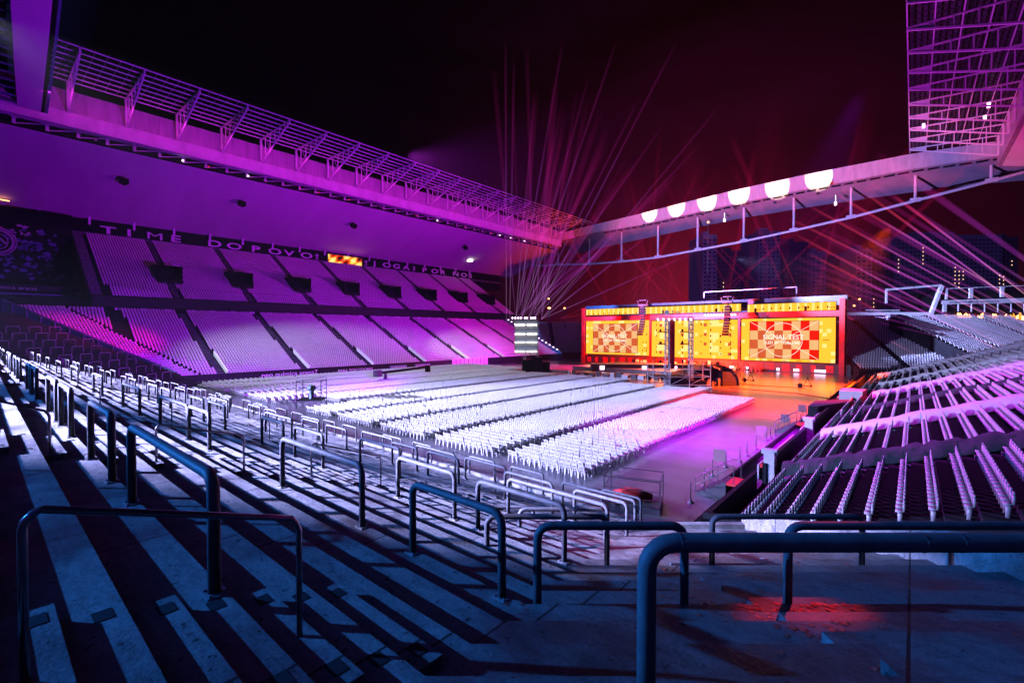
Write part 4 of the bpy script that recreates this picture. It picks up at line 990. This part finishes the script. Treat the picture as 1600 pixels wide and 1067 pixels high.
# people-high crowd of crew gear on the stage edge -> small flight cases
rr = random.Random(21)
for i in range(26):
    x = -60 + i * 1.25 + rr.uniform(-.3, .3); y = 124.6 + rr.uniform(-1, 1); w_ = rr.uniform(.3, .9); h = rr.uniform(.4, 1.2)
    m = MB(); m.box((-w_ / 2, -.35, .0), (w_ / 2, .35, h)); m.box((-w_ / 2 - .02, -.37, h * .62), (w_ / 2 + .02, .37, h * .68))
    for u in (-1, 1): m.box((u * w_ * .4 - .05, -.3, -.08), (u * w_ * .4 + .05, -.2, 0)); m.box((u * w_ * .4 - .05, .2, -.08), (u * w_ * .4 + .05, .3, 0))
    o = m.build('flight_case', M[rr.choice(['darksteel', 'letter', 'ramp', 'redframe'])]); o.location = (x, y, (1.0 if -66 < x < -40 else 0) + .09); tag(o, 'small flight case in the row at the foot of the screens', 'case', 'flight cases before the screens')
# gear along the back edge of the chairs
for i in range(18):
    x = -58 + i * 1.5 + rr.uniform(-.4, .4); y = 86.2 + (i * .12) + rr.uniform(-.5, .5); w_ = rr.uniform(.6, 1.5); h = rr.uniform(.6, 1.5); m = MB()
    m.box((-w_ / 2, -.4, .1), (w_ / 2, .4, h)); m.bar((-w_ / 2, -.41, .12), (w_ / 2, -.41, h), .05); m.bar((w_ / 2, -.41, .12), (-w_ / 2, -.41, h), .05); m.box((-w_ / 2, -.42, h * .4), (w_ / 2, -.4, h * .46))
    o = m.build('equipment_crate', M[rr.choice(['darksteel', 'black', 'steel'])]); o.location = (x, y, 0); tag(o, 'dark equipment crate in the row behind the last chairs', 'crate', 'equipment crates behind the chairs')
# ------------------------------------------------------------------ scaffold towers
def truss_leg(m, x, y, z0, z1, w_=.5, t=.06, step=.7):
    for dx in (-w_ / 2, w_ / 2):
        for dy in (-w_ / 2, w_ / 2): m.bar((x + dx, y + dy, z0), (x + dx, y + dy, z1), t)
    z = z0; s = 1
    while z < z1 - step:
        for dx, dy, ex, ey in ((-1, -1, 1, -1), (1, -1, 1, 1), (1, 1, -1, 1), (-1, 1, -1, -1)):
            a = (x + dx * w_ / 2, y + dy * w_ / 2, z if s > 0 else z + step); b = (x + ex * w_ / 2, y + ey * w_ / 2, z + step if s > 0 else z); m.bar(a, b, t * .7)
        z += step; s = -s
# delay light tower
to = (-70.9, 88, 0)
lt = thing('light_tower', 'slender tower with four glowing rows of lamps beyond the chairs, left', 'light tower', to, A)
for x in (-.9, 2.2): m = MB(); truss_leg(m, x, 0, 0, 12.6, .5); m.build('tower_leg', M['steel'], lt)
m = MB(); 
for z in (4.2, 6.5, 8.4, 10.6, 12.6): m.bar((-3.4, -.4, z), (2.4, -.4, z), .14); m.bar((-3.4, -.4, z + .4), (2.4, -.4, z + .4), .1)
m.bar((-3.4, -.4, 13.2), (-2.0, -.4, 11.4), .1); m.bar((-4.0, -.4, 13.2), (-2.6, -.4, 10.4), .1)
m.build('lamp_bar', M['steel'], lt)
for z in (5.0, 7.2, 9.2, 11.4):
    for gx in (-3.1, -.2):
        for i in range(6):
            m = MB(); x = gx + i * .42; m.tube([(x, -.75, z), (x, -.95, z)], .15, 8); m.build('lamp', M['lamp'], lt)
    l = bpy.data.lights.new('tower_glow', 'AREA'); l.shape = 'RECTANGLE'; l.size = 5.4; l.size_y = .3; l.energy = 5; l.color = (.75, .8, 1); lo_ = bpy.data.objects.new('tower_glow', l); COL.objects.link(lo_)
    p = cf(0, 0); c_, s_ = math.cos(A), math.sin(A); lx_, ly_ = -.5, -1.3; lo_.location = (to[0] + lx_ * c_ - ly_ * s_, to[1] + lx_ * s_ + ly_ * c_, z); lo_.rotation_euler = (R(90), 0, A)
M['scrim'] = mat('pale_scrim', (.16, .19, .28), .7)
m = MB(); m.box((-3.3, -.35, 4.6), (2.3, -.31, 12.4)); m.build('lamp_backing', M['scrim'], lt)
m = MB()
for x in (-4.0, -3.3, -2.6, -2.0, -1.0, -.5, .5, 1.0, 1.5): m.box((x, -.6, 12.9), (x + .3, -.3, 13.3))
m.build('beam_head', M['plamp'], lt)
m = MB(); m.box((-1.5, -1.2, 0), (1.0, 1.4, 3.0)); m.box((1.1, -1.2, 0), (3.4, 1.4, 3.6)); m.box((3.5, -.8, 0), (5.2, 1.2, 2.4)); m.box((-3.0, -.5, 2.0), (-1.5, .5, 2.2)); m.box((-5.6, -1, 0), (5.6, 1.4, .25)); m.build('base_block', M['black'], lt)
# front-of-house tower
to = (-30.9, 79.8, 0)
ft = thing('mixing_tower', 'scaffold mixing tower with twin truss legs standing before the screens', 'scaffold tower', to, A)
for x in (-1.9, 2.2): m = MB(); truss_leg(m, x, 0, 0, 12.4, .6, .1); m.build('tower_leg', M['steel'], ft)
m = MB(); truss = [(-3.9, 12.2), (2.6, 12.2)]
m.bar((-4.1, -.25, 12.3), (2.6, -.25, 12.3), .08); m.bar((-4.1, .25, 12.3), (2.6, .25, 12.3), .08); m.bar((-4.1, 0, 11.8), (2.6, 0, 11.8), .08)
for i in range(13): x = -4.1 + i * .53; m.bar((x, -.25, 12.3), (x + .26, 0, 11.8), .06); m.bar((x + .26, 0, 11.8), (x + .53, .25, 12.3), .06)
m.build('top_truss', M['steel'], ft)
for i in range(7):
    m = MB(); x = -3.7 + i * .95; m.tube([(x, -.4, 11.9), (x, -.7, 11.7)], .14, 8); m.build('lamp', M['plamp'], ft)
m = MB(); m.tube([(-2.1, -.3, 13.0), (-2.1, -.4, 13.0)], .42, 12); m.build('round_badge', M['letter'], ft)
text('badge_lettering', 'TMC', .9, M['scrim'], (-1.4, -.35, 12.7), (R(90), 0, 0), ft, .02, 1.1)
m = MB(); m.box((-1.5, .2, 3.2), (-.5, .6, 11.6)); m.build('side_banner', M['redframe'], ft)
m = MB()
for x in (-4.8, -1.9, 1.4, 5): 
    for y in (-1.6, 1.6): m.bar((x, y, 0), (x, y, 4.3), .1)
for z in (.6, 2.0, 3.2):
    for y in (-1.6, 1.6): m.bar((-4.8, y, z), (5, y, z), .08)
    for x in (-4.8, -1.9, 1.4, 5): m.bar((x, -1.6, z), (x, 1.6, z), .08)
for a in (-4.8, -1.9, 1.4): m.bar((a, -1.6, .6), (a + 2.9, -1.6, 2.0), .06); m.bar((a, -1.6, 3.2), (a + 2.9, -1.6, 2.0), .06)
m.build('scaffold_base', M['steel'], ft)
m = MB(); m.box((-4.8, -1.6, 2.02), (1.4, 1.6, 2.12)); m.box((-1.5, -1, .02), (1.0, 1.2, 1.7)); m.box((1.8, -1, .02), (4.6, 1.2, 1.2)); m.build('platform', M['black'], ft)
for zz, x0 in ((9.6, -3.6), (7.5, -3.6), (4.3, -3.6), (9.6, .2), (7.5, .2), (4.3, .2)): m = MB(); m.box((x0, -.3, zz), (x0 + 1.5, -.15, zz + .14)); m.box((x0 + .3, -.35, zz + .1), (x0 + .6, -.1, zz + .5)); m.build('clamp_bar', M['black'], ft)
# shell tent
to = (-27.8, 87, 0)
tt = thing('shell_tent', 'dark curved shell tent with an orange rim beside the mixing tower', 'tent', to, A)
m = MB(); n = 14
for i in range(n):
    a0, a1 = math.pi * i / n, math.pi * (i + 1) / n
    def pt(a, y, s=1): return (-4.6 * math.cos(a) * s, y, .05 + 3.9 * math.sin(a) ** .8 * s)
    m.quad(pt(a0, -1.6), pt(a1, -1.6), pt(a1, 2.4, .93), pt(a0, 2.4, .93)); m.quad(pt(a1, -1.6, .97), pt(a0, -1.6, .97), pt(a0, 2.4, .9), pt(a1, 2.4, .9)); m.quad(pt(a0, -1.6, .97), pt(a1, -1.6, .97), pt(a1, -1.6), pt(a0, -1.6))
m.build('shell', M['ramp'], tt)
m = MB(); m.quad((-3.9, 2.3, 0), (3.9, 2.3, 0), (2.5, 2.3, 2.9), (-2.5, 2.3, 2.9)); m.box((1.6, -1.5, 0), (4.2, 2.0, 2.6)); m.build('side_wall', M['curtain'], tt)
m = MB()
for i in range(9): x = -3 + i * .55; m.box((x, -1.0 - (i % 2) * .4, 0.02), (x + .4, -.5, .6 + (i * 37 % 5) * .2)); m.tube([(x, -1.3, .3), (x + .3, -1.2, .9)], .1, 6)
m.build('stored_gear', M['scrim'], tt)
m = MB(); truss_leg(m, 5.6, .5, 0, 4.2, .9, .06, .9); tag_o = m.build('scaffold_frame', M['darksteel'], tt)
# camera scaffold in the chairs
to = (-58.9, 28.4, 0)
cs_ = thing('camera_scaffold', 'open scaffold frame with a covered camera standing among the chairs', 'scaffold tower', to, R(48))
m = MB()
for x in (-1.5, 1.5):
    for y in (-1.3, 1.3): m.bar((x, y, 0), (x, y, 3.5), .08)
for z in (.9, 2.2, 3.3):
    for a, b in (((-1.5, -1.3), (1.5, -1.3)), ((1.5, -1.3), (1.5, 1.3)), ((1.5, 1.3), (-1.5, 1.3)), ((-1.5, 1.3), (-1.5, -1.3))): m.bar((*a, z), (*b, z), .06)
m.bar((-1.5, -1.3, 0), (1.5, -1.3, .9), .05); m.bar((1.5, -1.3, 2.2), (-1.5, -1.3, 3.3), .05); m.bar((1.5, 1.3, 0), (1.5, -1.3, 2.2), .05)
m.build('scaffold', M['darksteel'], cs_); m = MB(); m.box((-1.5, -1.3, .92), (1.5, 1.3, 1.0)); m.build('platform', M['black'], cs_)
m = MB(); m.tube([(0, 0, 1.0), (0, 0, 1.5), (0, 0, 2.0), (0, 0, 2.3), (0, 0, 2.7)], [.35, .28, .3, .6, .35], 8); m.build('covered_camera', M['teal'], cs_)
m = MB(); m.quad((-1.6, -1.4, 3.5), (1.6, -1.4, 3.9), (1.6, 1.4, 3.6), (-1.6, 1.4, 3.45)); m.build('rain_cover', M['steel'], cs_)
# camera crane lying over the chairs
to = (-76, 51, 0)
cr = thing('camera_crane', 'dark camera crane arm resting low over the far chairs at left', 'camera crane', to, R(100))
m = MB(); m.bar((-1.5, 0, 1.9), (12, 0, 2.2), .3, .35); m.bar((-1.5, .3, 2.1), (12, .3, 2.4), .12); m.build('arm', M['black'], cr)
m = MB(); m.tube([(0, 0, 0), (0, 0, 1.9)], [.5, .2], 8); m.box((-.9, -.6, 0), (.9, .6, .25)); m.build('pedestal', M['darksteel'], cr)
m = MB(); m.box((-2.5, -.5, 1.3), (-1.3, .6, 2.5)); m.build('counterweight', M['darksteel'], cr); m = MB(); m.box((11.6, -.4, 1.2), (12.4, .4, 2.6)); m.build('camera_head', M['black'], cr)
# trolley on the open floor
for x, y, lab in ((-13.6, 93, 'small dark trolley with a wheel on the orange-lit open floor'), (-23.5, 97, 'small dark stand on the orange-lit floor, left of the trolley')):
    t = thing('equipment_trolley', lab, 'trolley', (x, y, 0)); m = MB(); m.box((-.6, -.4, .35), (.6, .4, .45)); m.bar((-.5, 0, .45), (0, 0, 1.9), .08); m.bar((.5, 0, .45), (0, 0, 1.9), .08); m.bar((-.6, 0, 1.9), (.9, 0, 1.9), .08); m.build('frame', M['black'], t)
    for u in (-1.1, .5): m = MB(); m.tube([(u, -.1, .42), (u, .1, .42)], .42 if u < 0 else .2, 10); m.build('wheel', M['black'], t)
# cables over the floor
for pts, lab in (([(-24, 85, .04), (-20, 84.6, .04), (-14, 84.2, .04), (-8.4, 80, .04)], 'thin black cable across the orange-lit floor, nearer one'), ([(-24.5, 92, .04), (-18, 92.2, .04), (-14, 93, .04)], 'thin black cable across the orange-lit floor, farther one')):
    m = MB(); m.tube(pts, .05, 6); tag(m.build('floor_cable', M['black']), lab, 'cable', 'cables on the open floor')
m = MB()
for i in range(9): x = -96.3; y = 86 + i * 1.6; m.box((x, y, 0.002), (x + .08, y + 1.3, 2.3))
tag(m.build('pale_curtain', M['white']), 'pale curtain panels at the far foot of the left stand', 'curtain')
# ------------------------------------------------------------------ suites at far right
so2 = cf(108, 126); sr = A
su = thing('suite_building', 'dark suite block with pale parapets above the far right seats', 'building', (so2[0], so2[1], 0), sr)
m = MB(); m.box((9, 1, 0), (60, 14, 21)); m.build('building_body', M['black'], su)
m = MB(); m.hexa([(9, .4, 17.2), (60, .4, 18.4), (60, 1, 18.4), (9, 1, 17.2), (9, .4, 18.3), (60, .4, 19.8), (60, 1, 19.8), (9, 1, 18.3)]); m.build('parapet', M['white'], su)
text('lettering', 'CORINTHIANS PAULISTA', .8, M['darksteel'], (11, .36, 17.5), (R(90), R(-1.3), 0), su, .01, 1.5)
m = MB(); m.bar((10, .5, 21.5), (60, .5, 23.4), .16)
for x in (10, 16.5, 25, 34): m.box((x, .4, 18.6 + (x - 9) * .035), (x + (.9 if x > 12 else .5), .8, 21.4 + (x - 9) * .035))
for x in np.arange(10, 58, 3.6): m.bar((x, .6, 15.2), (x, .6, 17.4), .2)
m.box((9.5, .5, 15.2), (10.4, .9, 17.3)); m.build('post_and_rail', M['white'], su)
m = MB(); m.bar((8.8, .4, 22.3), (5.8, .4, 14.2), .8); m.bar((-6.2, .4, 21.2), (8.6, .4, 22.4), .55); m.bar((-6.2, .4, 21.2), (-6.2, .4, 17.5), .4); m.hexa([(-20, .2, 14.3), (6, .2, 14.3), (6, .8, 14.3), (-20, .8, 14.3), (-20, .2, 15.1), (6, .2, 15.1), (6, .8, 15.1), (-20, .8, 15.1)]); m.bar((-12, -.1, 15.6), (-3, -.1, 15.6), .2)
m.bar((-5.6, .5, 0), (-5.6, .5, 14.3), .6); m.build('roof_end_frame', M['white'], su)
m = MB(); rr = random.Random(4)
for i in range(60):
    x = 10 + i * .8; m.mi = rr.choice([0, 0, 1, 2]); m.quad((x, .45, 12.9), (x + .7, .45, 12.9), (x + .7, .45, 13.6 + rr.uniform(.3, 1.5)), (x, .45, 13.6 + rr.uniform(.3, 1.5)))
m.build('concourse_light', [M['conc'], M['olamp'], M['redframe']], su)
m = MB(); m.box((-20, .9, 11.4), (9, 1.4, 12.8)); m.build('concourse_wall', M['redframe'], su)
def lamp(x, y, z, lab, mt='olamp', r=.7):
    m = MB(); m.tube([(0, 0, -z + .5), (0, 0, 0)], .15, 5); 
    o = m.build('street_lamp', M['darksteel']); o.location = (x, y, z); tag(o, lab, 'street lamp', 'street lamps behind the stands')
    m = MB(); m.tube([(0, 0, -.1), (0, 0, .2), (0, 0, .5)], [r * .7, r, r * .4], 8); m.build('lamp_head', M[mt], o)
for x, y, z, lab in ((-3.0, 262.3, 22.2, 'brightest orange street lamp, under the white roof frame'), (6.6, 270.6, 26, 'small lamp seen through the white roof frame'), (-17.8, 249.5, 23.8, 'small orange lamp right of the stage wall'), (-19.5, 248, 21, 'low orange lamp right beside the stage wall'), (-118.9, 161.9, 20.0, 'bright orange lamp above the far left corner'), (-120.4, 163.6, 24.2, 'upper lamp of the pair over the far left corner'), (-114.5, 167.1, 20, 'small lamp between the left corner and the stage'), (-58, 178, 50.2, 'faint lamp in the dark below the far beam')):
    lamp(x, y, z, lab, r=.75 if 'bright' in lab else .4)
# ------------------------------------------------------------------ apartment towers
rr = random.Random(8)
def block(x0, x1, zt, d, lab, dark=False, lit=0, depth=26):
    u0, u1 = (x0 - 800) / 725 * d, (x1 - 800) / 725 * d
    p = cf(u0, d); t = thing('apartment_tower', lab, 'apartment tower', (p[0], p[1], 0), A, 'apartment towers behind the stadium')
    w_ = u1 - u0; m = MB(); m.box((0, 0, -.5), (w_, depth, zt)); m.box((w_ * .2, 4, zt), (w_ * .6, 10, zt + 3)); m.build('tower_body', M['tdark' if dark else 'tower'], t)
    m = MB(); nx = max(2, int(w_ / 2.9)); nz_ = int((zt - 6) / 2.9); litm = MB()
    for i in range(nx):
        for j in range(nz_):
            a = w_ * (i + .28) / nx; b = w_ * (i + .74) / nx; z = 5 + j * 2.9
            m.box((a, -.08, z), (b, .12, z + 1.3))
    cols = [rr.randrange(nx) for _ in range(lit)]
    for i in cols:
        j = rr.randrange(6, nz_ - 6)
        for k_ in range(rr.randrange(2, 6)):
            a = w_ * (i + .38) / nx; z = 5 + (j + k_) * 2.9; litm.box((a, -.3, z + .2), (a + .55, -.1, z + 1.0))
    o = m.build('windows', M['win'], t); o['kind'] = 'stuff'
    if lit: o = litm.build('lit_windows', M['winlit'], t)
block(1097, 1119, 79, 330, 'slim purple-blue tower left of the dark one, leftmost of the towers'); block(1119, 1162, 70, 342, 'dark tower with a column of small lights, second from left', True, 2)
block(1184, 1217, 82, 332, 'tall blue-violet gridded tower in the middle'); block(1217, 1262, 77, 345, 'dark reddish tower right of the gridded one', True)
block(1266, 1289, 69, 340, 'narrow violet tower left of the dark low one'); block(1289, 1331, 66, 352, 'low dark tower between narrow violet one and the bluish one', True)
block(1336, 1361, 70, 335, 'bluish tower next to the wide block'); block(1361, 1394, 70, 345, 'black tower with three lit windows', True, 1)
block(1399, 1563, 82, 345, 'wide blue apartment block with scattered lit windows', False, 9, 20); block(1563, 1588, 82, 352, 'black end of the wide apartment block at far right', True, 2)
# ------------------------------------------------------------------ light beams (shafts of lit air from the moving heads)
def beam_mat(name, col, s):
    m = bpy.data.materials.new(name); m.use_nodes = True; t = m.node_tree; t.nodes.clear(); L = t.links.new
    o = N(t, 'ShaderNodeOutputMaterial'); e = N(t, 'ShaderNodeEmission')
    c = N(t, 'ShaderNodeTexCoord'); sp = N(t, 'ShaderNodeSeparateXYZ'); L(c.outputs['Generated'], sp.inputs[0])
    r = N(t, 'ShaderNodeValToRGB'); el = r.color_ramp.elements; el[0].position = 0; el[0].color = (*col[0], 1); el[1].position = 1; el[1].color = (0, 0, 0, 1)
    q = el.new(.25); q.color = (*col[1], 1); q = el.new(.6); q.color = (*col[2], 1)
    L(sp.outputs[2], r.inputs[0]); L(r.outputs[0], e.inputs[0]); e.inputs[1].default_value = s
    L(e.outputs[0], o.inputs['Volume']); return m
BL = beam_mat('violet_light_shaft', ((.9, .45, 1.0), (.20, .04, .34), (.08, .004, .05)), .95)
BR = beam_mat('red_light_shaft', ((1, .04, .06), (.16, .004, .01), (.04, .001, .003)), .4)
BR2 = beam_mat('fine_red_light_shaft', ((.5, .01, .02), (.16, .002, .03), (.07, .0005, .010)), .5)
BF = beam_mat('broad_red_light_shaft', ((.35, .01, .02), (.10, .002, .02), (.035, .0005, .006)), .07)
BS = beam_mat('soft_violet_light_shaft', ((.5, .15, .6), (.10, .008, .12), (.04, .001, .018)), .75)
BO = beam_mat('pink_light_shaft', ((1, .40, .5), (.34, .05, .36), (.12, .006, .02)), 1.3)
import mathutils
def beam(a, b, r0, r1, mt, lab, grp):
    a = mathutils.Vector(a); b = mathutils.Vector(b); d = b - a; L_ = d.length; m = MB()
    m.tube([(0, 0, L_ * i / 6) for i in range(7)], [r0 + (r1 - r0) * i / 6 for i in range(7)], 8, True)
    o = m.build('light_shaft', mt, None, True); o.location = a; o.rotation_mode = 'QUATERNION'; o.rotation_quaternion = d.to_track_quat('Z', 'Y'); tag(o, lab, 'light beam', grp)
    o.visible_shadow = True
GL = 'violet light shafts fanning up from the light tower'
srcs = [(-75.0, 84.6, 11.9), (-74.4, 85.1, 11.6), (-73.3, 86.1, 13.1), (-72.2, 87.0, 13.1), (-71.0, 88.1, 13.1), (-69.9, 89.1, 13.1), (-68.6, 90.2, 12.8)]
ends = [(-80.7, 90.7, 85.6), (-79.0, 92.1, 80.7), (-74.9, 95.4, 70.7), (-69.4, 100.5, 85.6), (-64.3, 104.7, 75.7), (-58.8, 109.7, 85.6), (-54.2, 113.3, 70.7), (-49.2, 117.5, 64.1), (-46.9, 120.0, 85.6), (-41.6, 123.9, 59.1), (-38.0, 127.3, 69.1), (-59.0, 108.6, 45.9), (-52.7, 114.0, 42.6), (-46.4, 119.4, 40.9), (-38.8, 125.7, 32.7)]
si = [0, 1, 2, 2, 3, 3, 4, 4, 5, 5, 6, 5, 6, 6, 6]
for i, (e_, s_) in enumerate(zip(ends, si)):
    beam(srcs[s_], e_, .07, .40, BL, ['near-vertical violet shaft rising from the light tower', 'slanting violet shaft from the light tower towards upper right', 'low violet shaft from the light tower towards the far beam'][0 if i < 3 else 1 if i < 11 else 2], GL + [' upright', ' slanting', ' low'][0 if i < 3 else 1 if i < 11 else 2])
for e_, w_ in (((-29.9, 133.2, 25.2), .4), ((-48, 140, 33), .5), ((-20, 150, 22), .4)): beam((-82, 118, 14), e_, .12, w_, BR, 'faint red shaft low over the stage wall', 'red light shafts over the stage')
near_ = [(13.7, 93.9, 12.2), (13.7, 93.9, 10.2), (13.7, 93.9, 11.3), (13.7, 93.9, 8.9), (13.8, 93.9, 7.8), (13.8, 93.8, 4.4), (13.8, 93.8, 3.8), (7.6, 138.7, 4.0), (1.4, 133.3, 4.0)]
far_ = [(-5.6, 194.6, 54), (-12.7, 188.5, 55), (-20.5, 181.8, 55), (-26.7, 176.3, 50.9), (-31.3, 172.2, 46.7), (-29.7, 173.5, 41.6), (-26.5, 176.1, 35.4), (-21.7, 180, 26), (-23.2, 178.6, 19.8)]
for i, (a, b) in enumerate(zip(near_, far_)):
    beam(a, b, .05, .5, BO, 'pink-violet shaft rising leftwards from the right grandstand' if i < 5 else 'fainter pink shaft crossing the far right seats', 'pink light shafts from the right grandstand' + (' bright' if i < 5 else ' faint'))

for i in range(13):
    x = -76 + 5.2 * i; an = R(100 + i * 3.0 - 52 * (i / 12) + (i * 37 % 7) * 3 - 9); h = 46 + (i * 53 % 17)
    beam((x, 134, 17.5), (x + math.cos(an) * h, 140 + (i % 3) * 8, 17.5 + math.sin(an) * h), .35, 2.6, BF, 'broad faint red shaft fanning up behind the stage wall', 'broad red shafts behind the stage')

rr = random.Random(31)
for i in range(26):
    a = srcs[rr.randrange(2, 7)]; t = rr.uniform(0, 1)
    lat = -10 + 46 * t + rr.uniform(-2, 2); hh = 62 - 34 * t + rr.uniform(-8, 12); L0 = 1.0
    b = (a[0] + lat * CA, a[1] + lat * SA + rr.uniform(0, 14), a[2] + hh)
    beam(a, b, .06, rr.uniform(.5, 1.3), BS, 'soft hazy violet shaft in the dense fan over the light tower', 'soft hazy shafts over the light tower')
for i in range(14):
    y0 = 70 + i * 4.2; b = (-8 - i * 2.6 + rr.uniform(-3, 3), y0 + 70, 52 - i * 2.2)
    beam((15.5, y0, 9 - i * .3), b, .08, rr.uniform(.5, 1.1), BS, 'soft hazy violet shaft among those from the right grandstand', 'soft hazy shafts from the right grandstand')

# hazy air inside the bowl
hz = MB(); hz.box((-200, -130, -1.6), (90, 500, 112)); hzo = hz.build('haze', M['black'])
hzo.data.materials.clear(); hm = bpy.data.materials.new('thin_smoky_air'); hm.use_nodes = True; t = hm.node_tree; t.nodes.clear()
pv = N(t, 'ShaderNodeVolumePrincipled'); pv.inputs['Density'].default_value = .00006; pv.inputs['Color'].default_value = (.9, .85, .9, 1); pv.inputs['Anisotropy'].default_value = .2
o = N(t, 'ShaderNodeOutputMaterial'); t.links.new(pv.outputs[0], o.inputs['Volume']); hzo.data.materials.append(hm); tag(hzo, kind='stuff')

for i in range(22):
    x = -76 + 2.9 * i; an = R(rr.uniform(38, 140)); h = rr.uniform(34, 60)
    beam((x, 133, 17.5), (x + math.cos(an) * h, 140 + rr.uniform(0, 16), 17.5 + math.sin(an) * h), .10, rr.uniform(.5, 1.1), BR2, 'fine crimson shaft spreading up from the stage roof', 'fine crimson shafts above the stage')
